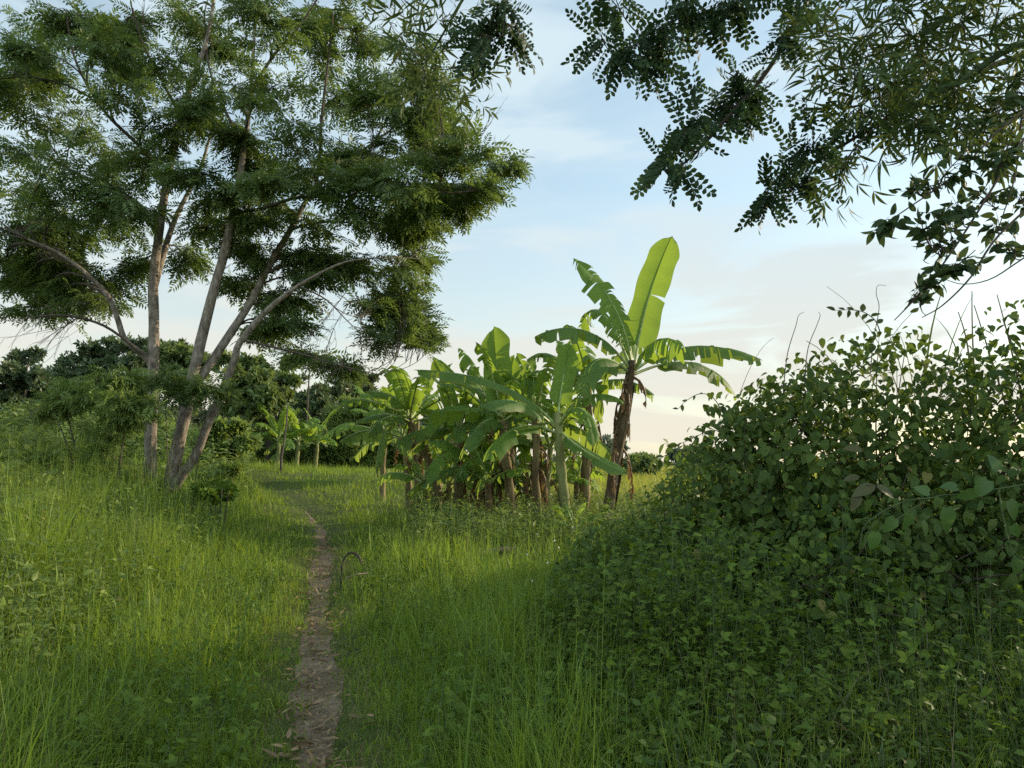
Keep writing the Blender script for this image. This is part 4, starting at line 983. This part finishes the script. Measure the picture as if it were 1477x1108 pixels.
TH = [((3.05, 6.3, 1.05), (1.05, .95, 1.55)), ((2.25, 6.7, .75), (.62, .8, 1.45)), ((4.2, 6.0, 1.15), (1.2, 1.0, 1.65)), ((3.5, 5.5, .55), (1.3, .75, 1.0)), ((5.4, 6.0, 1.3), (1.1, 1.0, 1.8)), ((2.6, 5.7, .5), (.8, .7, .85)), ((1.9, 6.0, .35), (.8, .8, .75)), ((2.5, 6.4, 1.3), (.75, .8, 1.15)), ((2.05, 6.8, 1.2), (.6, .65, .95)), ((1.2, 6.2, .2), (.75, .9, .6)), ((.7, 6.6, .08), (.55, .8, .42)), ((1.1, 7.7, .3), (.7, .8, .62)), ((1.0, 5.2, .1), (.7, .6, .42)), ((2.3, 5.0, .25), (.9, .6, .6))]
B3 = [L_HE, L_OV, leaf(1, .6, 5, 'ovate', .3, .3)]
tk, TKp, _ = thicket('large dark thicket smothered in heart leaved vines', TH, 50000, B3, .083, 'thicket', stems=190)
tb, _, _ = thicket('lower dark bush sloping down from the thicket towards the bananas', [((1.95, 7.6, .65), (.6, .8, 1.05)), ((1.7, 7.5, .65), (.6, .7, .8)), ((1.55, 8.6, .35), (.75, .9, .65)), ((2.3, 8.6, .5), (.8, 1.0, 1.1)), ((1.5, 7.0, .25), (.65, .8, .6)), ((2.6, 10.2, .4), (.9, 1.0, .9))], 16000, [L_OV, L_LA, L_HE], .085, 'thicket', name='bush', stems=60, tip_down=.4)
# sprigs standing out of the outline
SPR = compound(1, 5, leaf(.24, .13, 4, 'ovate', .2, .2), 55, .35, .25, seed=8)
def sprig(label, pix, Y, n, size, base_leaf, mat, name='sprig', cat='sprig', r=.005, droop=.4, stem='twig', side=.8):
    p, _ = limb(pix, Y, [1, 1], 16)
    t = thing(name, label, cat, p[0])
    w = MB(); tube(w, p, np.linspace(r, r * .4, 16), 5); lv = MB()
    f = np.linspace(.18, 1, n) * 15; i = np.clip(f.astype(int), 0, 14); pos = p[i] + (p[i + 1] - p[i]) * (f - i)[:, None]
    tn = nrm(p[i + 1] - p[i]); sd = nrm(np.cross(tn, np.array([0, 1., 0]))) * np.where(np.arange(n) % 2, 1, -1)[:, None]
    d = tn * .45 + sd * side + rng.normal(0, .25, (n, 3)) + np.array([0, 0, -droop])
    lv.inst(base_leaf, frames(d, np.array([0, -.8, .5]) + rng.normal(0, .45, (n, 3))), pos, size * rng.uniform(.75, 1.2, n))
    w.build('stem', M[stem], t); lv.build('leaves', M[mat], t); return t
sprig('leafy twig arching out of the thicket top with a row of rounded leaves', [(1270, 480), (1262, 462), (1245, 450), (1225, 447), (1205, 448)], 6.1, 11, .075, leaf(1, .6, 5, 'ovate', .2, .2), 'creeper')
sprig('leafy twig reaching out from the lower bush over the yellow field', [(1055, 640), (1030, 620), (1000, 632), (975, 642), (958, 640)], 7.4, 10, .105, L_OV, 'thicket')
sprig('twig with larger hanging leaves just under the one reaching over the yellow field', [(1040, 660), (1010, 645), (985, 650), (965, 655), (952, 662)], 7.2, 8, .12, L_OV, 'thicket')
sprig('small twig with reddish hanging leaves near the lowest banana leaf', [(1050, 610), (1030, 575), (1010, 568), (990, 578), (978, 590)], 7.0, 7, .06, L_OV, 'creeper')
for q, (pix, lab) in enumerate((([(1255, 540), (1260, 490), (1268, 445), (1264, 425), (1266, 412), (1278, 412)], 'thin curled tendril hooking over above the thicket'), ([(1130, 560), (1136, 510), (1148, 470), (1152, 455), (1160, 450)], 'short thin tendril on the thicket shoulder nearest the banana plants'), ([(1160, 560), (1165, 505), (1178, 470), (1183, 455), (1180, 450)], 'thin wavy tendril standing between the short tendril and the curled one'))):
    p, _ = limb(pix, 6.0, [1, 1], 20); mb = MB(); tube(mb, p, np.linspace(.004, .0015, 20), 4)
    tag(mb.build('tendril', M['twig'], None, origin=p[0]), lab, 'tendril')
# tall reed grass standing at the back right of the thicket
def stalk(mb, x, y, z, h, w, az, ln, seg=8):
    t = np.linspace(0, 1, seg + 1); dx, dy = math.cos(az), math.sin(az)
    cx = x + dx * h * ln * (.3 * t + .8 * t ** 2); cy = y + dy * h * ln * (.3 * t + .8 * t ** 2); cz = z + h * (t - .55 * ln * t ** 2.5)
    ww = w * .5 * np.clip((1.03 - t) ** .6, .05, 1)
    A = np.stack([cx - ww * dy - ww * .3, cy + ww * dx, cz], 1); B = np.stack([cx + ww * dy + ww * .3, cy - ww * dx, cz], 1); Mi = np.stack([cx, cy, cz - w * .15], 1)
    V = np.concatenate([A, Mi, B]); m = seg + 1; k = np.arange(seg)
    mb.add(V, np.concatenate([np.stack([k, m + k, m + k + 1, k + 1], 1), np.stack([m + k, 2 * m + k, 2 * m + k + 1, m + k + 1], 1)]), 0)
b = P(1430, 640, 6.8); b[2] = hgt(b[0], b[1])
t = thing('reed_grass', 'tall broad bladed reeds poking up behind the thicket', 'reeds', b)
bl = MB(); cn = MB()
for q in range(46):
    x = b[0] + rng.uniform(-1.3, 1.2); y = b[1] + rng.uniform(-.5, .7)
    stalk(bl, x, y, hgt(x, y) + rng.uniform(.4, 1.6), rng.uniform(.8, 1.7), rng.uniform(.014, .034), rng.uniform(0, 6.28), rng.uniform(.15, .7))
for (a, c, Yq) in (((1478, 600), (1438, 425), 6.6), ((1462, 620), (1405, 440), 6.7), ((1410, 600), (1402, 420), 6.9), ((1480, 540), (1446, 460), 6.4), ((1395, 560), (1382, 450), 6.7)):
    p = bez(P(*a, Yq), (P(*a, Yq) + P(*c, Yq)) / 2 + rng.normal(0, .04, 3), P(*c, Yq), 10); tube(cn, p, np.linspace(.011, .004, 10), 5)
bl.build('blades', M['bamboo'], t); cn.build('canes', M['dry'], t)

# vine with large leaves trailing across the thicket front
b = P(1477, 700, 4.5)
t = thing('large_leaf_vine', 'pale green vine with big pointed leaves trailing across the thicket front', 'vine', b)
w = MB(); lv = MB()
pv = [limb([(1520, 690), (1460, 702), (1390, 712), (1345, 718), (1300, 745), (1262, 770)], [4.5, 4.6, 4.65], [1, 1], 24)[0], limb([(1345, 718), (1300, 725), (1250, 755), (1240, 790)], 4.6, [1, 1], 16)[0], limb([(1440, 705), (1450, 760), (1468, 820)], 4.5, [1, 1], 12)[0]]
for p in pv: tube(w, p, np.linspace(.005, .003, len(p)), 5)
for (px, py, s_, dn, oz) in ((1365, 745, .17, (.05, 0, -1), 0), (1312, 752, .13, (-.3, 0, -1), 0), (1340, 722, .10, (-.8, 0, .3), 0), (1380, 715, .11, (-.9, 0, .1), 0), (1425, 705, .15, (-.5, 0, -.6), 0), (1440, 690, .12, (-.4, 0, .9), 0), (1405, 722, .12, (-.8, .1, -.3), 0), (1455, 735, .15, (.4, 0, -.9), 0),
                          (1290, 760, .12, (-.6, 0, -.8), 0), (1262, 780, .13, (-.2, 0, -1), 0), (1460, 770, .10, (.5, 0, -.8), 0), (1470, 820, .11, (-.3, 0, -1), 0), (1330, 765, .12, (.4, 0, -1), 0)):
    d = np.array(dn, float)[None]; lv.inst(leaf(1, .76, 9, 'heart', .2, .22), frames(d, np.array([[.1, -1., .45]]) + rng.normal(0, .3, (1, 3))), P(px, py - 12, 4.5)[None], np.array([s_ * .85]))
w.build('stem', M['stem'], t); lv.build('leaves', M['vine'], t)
t = thing('dull_leaf_sprig', 'olive tinged sprig of three broad ageing leaves in the thicket front', 'sprig', P(1262, 705, 4.7))
w = MB(); lv = MB(); tube(w, limb([(1275, 712), (1262, 702), (1250, 700)], 4.7, [1, 1], 8)[0], .004, 5)
for (px, py, s_, dn) in ((1262, 700, .16, (-1, -.2, -.35)), (1264, 700, .13, (.8, -.2, -.5)), (1240, 712, .12, (-.5, -.1, -.9)), (1240, 688, .10, (-1, 0, -.1)), (1245, 650, .12, (-.9, 0, .2))):
    lv.inst(leaf(1, .5, 6, 'ovate', .2, .2), frames(np.array([dn], float), np.array([[.1, -.8, .7]])), P(px, py, 4.7)[None], np.array([s_]))
w.build('stem', M['twig'], t); lv.build('leaves', M['olive'], t)

# ------------------------------------------------------------------ overhanging trees
OBL = leaf(.20, .125, 3, 'obov', .12, .1)
PIN = [compound(1, 7, OBL, 58, .12, .16, lift=.1, seed=s, taper=.25) for s in (4, 5, 6)]
YR = 5.4
R_tr = (smooth_line([(7.2, 4.3, -.1), (7.1, 4.4, 2.5), (6.7, 4.5, 5.0), (6.2, 4.7, 7.0)], 20), np.linspace(.22, .11, 20))
R_b = limb([(2000, -420), (1600, -330), (1330, -200), (1190, -50), (1166, 0), (1105, 105), (1041, 179), (997, 227), (965, 250)], YR, [11, 9, 7, 5, 4, 3.4, 2.8, 2, 1.2], 40)
R_b[0][0] = R_tr[0][12]
R_a = limb([(1330, -200), (1200, -90), (1074, 5), (1015, 20), (965, 45), (920, 62), (895, 80)], YR, [5, 4, 3, 2.6, 2, 1.4, .8], 24)
R_c = limb([(1800, -150), (1560, 40), (1420, 100), (1290, 165), (1215, 210), (1150, 250), (1112, 295)], YR + .3, [8, 6, 4.5, 3.2, 2.4, 1.6, .9], 30)
R_c[0][0] = R_tr[0][11]
R_d = limb([(1330, -200), (1050, -260), (860, -160), (770, -70), (735, -10), (725, 50)], YR - .2, [7, 6, 4, 2.6, 1.8, .9], 26)
clR = [(725, 12, 30, 24), (700, 40, 34, 24), (738, 55, 18, 24), (693, 72, 16, 16), (888, 8, 34, 18), (868, 68, 16, 10), (930, 66, 34, 18), (905, 90, 20, 20), (945, 100, 16, 16), (962, 52, 28, 18),
       (990, 18, 42, 22), (1030, 28, 34, 24), (1065, 10, 42, 22), (1150, 10, 34, 30), (1135, 58, 28, 34), (1050, 120, 30, 22), (1082, 142, 22, 20), (1035, 160, 24, 18), (1012, 185, 20, 18),
       (985, 202, 13, 14), (952, 240, 22, 14), (984, 250, 14, 14), (1070, 165, 18, 12), (1290, 145, 44, 24), (1232, 180, 34, 22), (1182, 212, 28, 18), (1150, 236, 28, 18), (1120, 266, 20, 14), (1108, 290, 9, 12), (1168, 268, 20, 14), (1268, 190, 28, 16),
       (1350, 110, 46, 26), (1000, -110, 90, 40), (880, -120, 80, 40), (1100, -110, 90, 40), (1230, -120, 90, 50), (760, -110, 70, 40), (1350, -80, 90, 50), (1480, -60, 90, 60), (1600, 0, 90, 60), (1500, -250, 130, 90), (1700, -150, 130, 90), (1300, -260, 120, 80), (1060, -220, 120, 70), (900, -220, 100, 60)]
t = thing('tree', 'dark round leafleted tree overhanging from outside the picture with hanging sprays against the sky', 'tree', (7.2, 4.3, float(hgt(7.2, 4.3))))
w = MB(); tube(w, *R_tr, 10, jit=.1); w.build('trunk', M['bark_dark'], t)
for L_ in (R_a, R_b, R_c, R_d):
    w = MB(); tube(w, *L_, 7); w.build('limb', M['bark_dark'], t)
br = MB(); lv = MB()
grow([R_a, R_b, R_c, R_d], pclumps([(a, b - 16, c * .62, d * .6) for a, b, c, d in clR], YR, .3, .9), None, .28, 6, 4, br, lv, r0=.012, tw_r=.0035, flat=.02, droop=.2, hang=1.3, bases=PIN, spread=.22, part_of=t, wmat=M['bark_dark'])
lv.build('crown', M['rain'], t)

BLF = leaf(1, .135, 5, 'lance', .2, .3)
BL2 = leaf(.62, .085, 5, 'lance', .2, .35)
BFAN = [compound(1, k, BL2, 34, .2, .1, lift=.2, seed=s, taper=.3) for k, s in ((2, 1), (3, 2), (2, 5))]
YBm = 4.7
def bamboo(label, root, culms, cl, dens=9, size=.27, Y=YBm, dy=.4):
    t = thing('bamboo', label, 'bamboo', root)
    br = MB(); lv = MB()
    for L_ in culms:
        w = MB(); tube(w, L_[0], L_[1], 8); 
        for k in range(2, len(L_[0]) - 1, 3): tube(w, L_[0][k:k + 2] * .96 + L_[0][k + 1:k + 2] * .04, L_[1][k] * 1.12, 8)
        w.build('culm', M['stem'], t)
    grow(culms, pclumps(cl, Y, dy, 1.0), None, size, dens, 4, br, lv, r0=.008, tw_r=.0025, flat=.2, droop=.35, bases=BFAN, spread=.45, part_of=t, wmat=M['twig'])
    lv.build('leaves', M['bamboo'], t)
    return t
c1 = limb([(1750, 900), (1760, 500), (1720, 200), (1600, 60), (1477, 62), (1400, 108), (1330, 150), (1285, 172)], [4.3, 4.5, 4.7], [13, 12, 11, 9, 6, 4.5, 3, 1.5], 40)
c2 = limb([(1800, 900), (1800, 300), (1700, -40), (1560, -60), (1440, -20), (1370, 25), (1300, 62), (1230, 90)], [4.2, 4.6, 4.9], [13, 12, 11, 9, 6, 4, 3, 1.3], 40)
for c in (c1, c2): c[0][0][2] = hgt(c[0][0][0], c[0][0][1])
bamboo('dense bamboo arching in from outside the picture above the thicket', c1[0][0], [c1, c2],
       [(1195, 35, 34, 26), (1255, 45, 54, 34), (1325, 50, 54, 44), (1395, 50, 54, 44), (1450, 30, 50, 44), (1240, 88, 46, 26), (1310, 100, 54, 32), (1385, 120, 46, 26), (1215, 100, 24, 16), (1450, 110, 40, 30), (1320, 170, 26, 12), (1360, 180, 26, 16),
        (1218, 240, 12, 10), (1290, 10, 40, 24), (1380, 0, 60, 30), (1450, 170, 30, 26), (1520, 40, 50, 50), (1540, 130, 50, 50), (1350, 140, 40, 24), (1270, 130, 30, 18), (1300, -60, 80, 50), (1440, -70, 80, 50), (1420, 190, 30, 20)], 6)
c3 = limb([(1900, 900), (1900, 200), (1800, -300), (1450, -480), (1100, -450), (850, -280), (720, -90), (650, 30), (615, 90)], [4.2, 4.9, 5.6], [13, 12, 12, 10, 8, 6, 4, 2, 1], 46)
c3[0][0][2] = hgt(c3[0][0][0], c3[0][0][1])
bamboo('single bamboo cane arching over so that its leafy tip hangs among the slender tree leaves', c3[0][0], [c3],
       [(575, 60, 26, 22), (600, 30, 26, 20), (640, 15, 26, 16), (590, 90, 24, 18), (645, 60, 26, 22), (672, 95, 20, 20), (615, 120, 22, 14), (560, 25, 20, 16), (665, 130, 14, 14)], 4, .26, 5.5, .3)

# creeper hanging at the right edge
CB = [leaf(1, .46, 5, 'ovate', .25, .25, .15), leaf(1, .40, 5, 'ovate', .3, .3, .15), leaf(1, .5, 5, 'ovate', .2, .3, .15)]
k1 = limb([(1640, 60), (1540, 130), (1470, 210), (1420, 290), (1375, 360), (1330, 420), (1290, 462)], 4.2, [3, 2.4, 2, 1.6, 1.2, .8], 30)
k2 = limb([(1620, 200), (1520, 270), (1440, 340), (1400, 400), (1360, 440), (1330, 458)], 4.3, [2.4, 2, 1.6, 1.2, .7], 26)
k3 = limb([(1560, 100), (1450, 180), (1380, 250), (1310, 300), (1262, 332)], 4.2, [2, 1.6, 1.2, .6], 22)
k4 = limb([(1560, 320), (1477, 372), (1430, 402), (1390, 410), (1360, 402)], 4.3, [1.6, 1.2, .8, .5], 16)
k5 = limb([(1600, -40), (1520, 60), (1478, 150), (1465, 250), (1440, 330)], 4.3, [2.4, 2, 1.4, .7], 22)
b = k1[0][0]
kb = P(1760, 560, 4.4); kb[2] = hgt(kb[0], kb[1])
k0 = (smooth_line([kb, P(1720, 250, 4.4), P(1640, 60, 4.2)], 14), np.linspace(.014, .010, 14))
t = thing('creeper', 'oval leaved creeper hanging in strands at the edge above the thicket', 'creeper', kb)
w = MB(); lv = MB()
for L_ in (k0, k1, k2, k3, k4, k5): tube(w, *L_, 5)
clK = [(1440, 150, 34, 34), (1400, 215, 34, 22), (1452, 215, 30, 34), (1360, 256, 40, 18), (1322, 275, 24, 14), (1420, 285, 44, 30), (1288, 318, 20, 12), (1330, 312, 34, 14), (1372, 330, 34, 24), (1400, 365, 24, 20), (1360, 388, 28, 12), (1268, 332, 12, 8),
       (1455, 352, 22, 14), (1330, 425, 14, 8), (1470, 130, 30, 30), (1475, 280, 30, 40), (1430, 240, 36, 24), (1385, 300, 36, 20), (1350, 350, 22, 14), (1500, 200, 40, 50), (1540, 130, 60, 60), (1345, 405, 16, 10), (1440, 320, 30, 20)]
grow([k1, k2, k3, k4, k5], pclumps(clK, 4.25, .3, .9), None, .080, 7, 5, w, lv, r0=.006, tw_r=.0025, flat=.1, droop=.35, hang=.25, bases=CB, spread=.45)
w.build('stems', M['twig'], t); lv.build('leaves', M['creeper'], t)

# ------------------------------------------------------------------ small things
# dark dry stalk arched over the grass
p = smooth_line([P(492, 838, 9.6), P(494, 812, 9.6), P(503, 798, 9.6), P(513, 799, 9.6), P(519, 806, 9.55), P(522, 815, 9.5)], 20)
p[0][2] = hgt(p[0][0], p[0][1]) - .02
mb = MB(); tube(mb, p, np.interp(np.arange(20), [0, 8, 13, 19], [.012, .015, .018, .004]), 7, jit=.4)
tag(mb.build('arched_stalk', M['bark_dark'], None, origin=p[0]), 'dark dry stalk arched over the grass beside the footpath', 'stalk')
p = smooth_line([P(694, 800, 11.2), P(715, 795, 11.2), P(742, 793, 11.4)], 12)
mb = MB(); tube(mb, p, np.linspace(.055, .045, 12), 9, jit=.15)
tag(mb.build('log', M['bark_dark'], None, origin=p[0]), 'short weathered log lying in the grass before the banana clump', 'log')
p = smooth_line([P(500, 834, 9.2), P(514, 829, 9.2), P(530, 827, 9.3)], 10)
mb = MB(); tube(mb, p, .009, 5, jit=.2)
tag(mb.build('stick', M['dry'], None, origin=p[0]), 'pale dry stick lying beside the arched dark stalk', 'stick')
# white wildflowers
PET = leaf(1, .6, 2, 'obov', .1, .1)
fl = [(757, 845, 7.6), (768, 838, 7.8), (843, 884, 6.6), (852, 880, 6.7), (735, 893, 6.8), (742, 868, 7.0), (800, 780, 9.5), (806, 790, 9.2), (1108, 1060, 4.0), (1104, 1088, 3.9), (846, 1022, 4.7), (760, 800, 9.5), (790, 812, 8.6), (775, 770, 10.5), (826, 760, 11), (930, 735, 9.5), (905, 768, 8.6), (1262, 1105, 3.8)]
FB = merge([(PET[0] @ Rx(.35).T @ Rz(a).T, PET[1]) for a in np.linspace(0, 6.28, 6)[:-1]])
for q, (a, b_, Yq) in enumerate(fl):
    top = P(a, b_, Yq); g_ = top.copy(); g_[2] = hgt(g_[0], g_[1])
    t = thing('wildflower', 'tiny white wildflower on a thin stem among the herbs by the thicket', 'wildflower', g_, 'white wildflowers')
    st = MB(); tube(st, bez(g_, (g_ + top) / 2 + rng.normal(0, .02, 3), top, 6), .0025, 4); st.build('stem', M['stem'], t)
    fm = MB(); fm.inst(FB, frames(rdir(1), np.array([[.2, -.9, .6]])), top[None], np.array([.016])); fm.build('petals', M['petal'], t)
    ey = MB(); ey.inst((np.array([[0, 0, .3], [.25, 0, .12], [0, .25, .12], [-.25, 0, .12], [0, -.25, .12]]), np.array([[0, 1, 2], [0, 2, 3], [0, 3, 4], [0, 4, 1]])), frames(rdir(1), np.array([[.2, -.9, .6]])), top[None], np.array([.016])); ey.build('eye', M['yolk'], t)

# ------------------------------------------------------------------ sky, sun, camera
w = bpy.data.worlds.new('World'); sc.world = w; w.use_nodes = True
nt = w.node_tree; nt.nodes.clear(); N = nt.nodes.new; Lk = nt.links.new
out = N('ShaderNodeOutputWorld'); bg = N('ShaderNodeBackground'); bg.inputs[1].default_value = .15
sky = N('ShaderNodeTexSky'); sky.sky_type = 'NISHITA'; sky.sun_disc = False
sky.sun_elevation = SUN_EL; sky.sun_rotation = SUN_AZ; sky.air_density = 1.0; sky.dust_density = 1.0; sky.ozone_density = 1.0
tc = N('ShaderNodeTexCoord'); sep = N('ShaderNodeSeparateXYZ'); Lk(tc.outputs['Generated'], sep.inputs[0])
mp = N('ShaderNodeMapping'); mp.inputs['Scale'].default_value = (1.0, 1.0, 4.2); mp.inputs['Rotation'].default_value = (.25, .35, .4); Lk(tc.outputs['Generated'], mp.inputs[0])
n1 = N('ShaderNodeTexNoise'); n1.inputs['Scale'].default_value = 2.1; n1.inputs['Detail'].default_value = 9; n1.inputs['Roughness'].default_value = .55; n1.inputs['Distortion'].default_value = .7
Lk(mp.outputs[0], n1.inputs['Vector'])
r1 = ramp(N, [(.37, (0.40,) * 3), (.48, (.55,) * 3), (.59, (1.0,) * 3)]); Lk(n1.outputs[0], r1.inputs[0])
mr = N('ShaderNodeMapRange'); mr.inputs[1].default_value = .0; mr.inputs[2].default_value = .45; mr.inputs[3].default_value = .30; mr.inputs[4].default_value = 0.0
Lk(sep.outputs[2], mr.inputs[0])
ad = N('ShaderNodeMath'); ad.operation = 'ADD'; ad.use_clamp = True; Lk(r1.outputs[0], ad.inputs[0]); Lk(mr.outputs[0], ad.inputs[1])
cc = N('ShaderNodeMix'); cc.data_type = 'RGBA'; cc.inputs[6].default_value = (2.95, 3.60, 3.95, 1); cc.inputs[7].default_value = (3.95, 3.62, 2.85, 1)
mr2 = N('ShaderNodeMapRange'); mr2.inputs[1].default_value = .32; mr2.inputs[2].default_value = .0; Lk(sep.outputs[2], mr2.inputs[0]); Lk(mr2.outputs[0], cc.inputs[0])
mx = N('ShaderNodeMix'); mx.data_type = 'RGBA'; Lk(ad.outputs[0], mx.inputs[0]); tint = N('ShaderNodeMix'); tint.data_type = 'RGBA'; tint.blend_type = 'MULTIPLY'; tint.inputs[0].default_value = 1; tint.inputs[7].default_value = (.93, 1.02, .95, 1); Lk(sky.outputs[0], tint.inputs[6]); Lk(tint.outputs[2], mx.inputs[6]); Lk(cc.outputs[2], mx.inputs[7])
# added brightening of unseen sky behind the camera, to fill the foliage with light
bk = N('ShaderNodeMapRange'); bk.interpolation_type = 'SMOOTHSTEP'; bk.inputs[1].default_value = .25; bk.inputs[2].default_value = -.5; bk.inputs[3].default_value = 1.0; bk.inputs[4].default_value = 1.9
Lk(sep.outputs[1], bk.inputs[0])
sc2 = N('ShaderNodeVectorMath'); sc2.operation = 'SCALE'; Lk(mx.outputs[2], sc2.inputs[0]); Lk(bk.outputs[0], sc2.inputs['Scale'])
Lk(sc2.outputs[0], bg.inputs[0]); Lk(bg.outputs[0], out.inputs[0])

sl = bpy.data.lights.new('sun', 'SUN'); sl.energy = 4.6; sl.angle = R(.6); sl.color = (1, .83, .58)
so = bpy.data.objects.new('sun', sl); COL.objects.link(so)
to = Vector((math.sin(SUN_AZ) * math.cos(SUN_EL), math.cos(SUN_AZ) * math.cos(SUN_EL), math.sin(SUN_EL)))
so.rotation_euler = to.to_track_quat('Z', 'Y').to_euler(); so.location = to * 50

cd = bpy.data.cameras.new('camera'); cd.sensor_width = 36; cd.lens = 36 * F0 / W0; cd.clip_start = .05; cd.clip_end = 6000
co = bpy.data.objects.new('camera', cd); COL.objects.link(co)
co.location = Vector(CAM); co.rotation_euler = (R(90) + PITCH, 0, 0)
sc.camera = co
for o in bpy.data.objects:
    if '_o' in o.keys(): del o['_o']
sc.view_settings.view_transform = 'Standard'; sc.view_settings.look = 'None'; sc.view_settings.exposure = 0.65; sc.view_settings.gamma = 1
sc.cycles.sample_clamp_direct = 5.0; sc.cycles.sample_clamp_indirect = 3.0
sc.cycles.max_bounces = 6; sc.cycles.diffuse_bounces = 4; sc.cycles.transmission_bounces = 3; sc.cycles.glossy_bounces = 2
sc.cycles.transparent_max_bounces = 4
sc.cycles.use_denoising = False
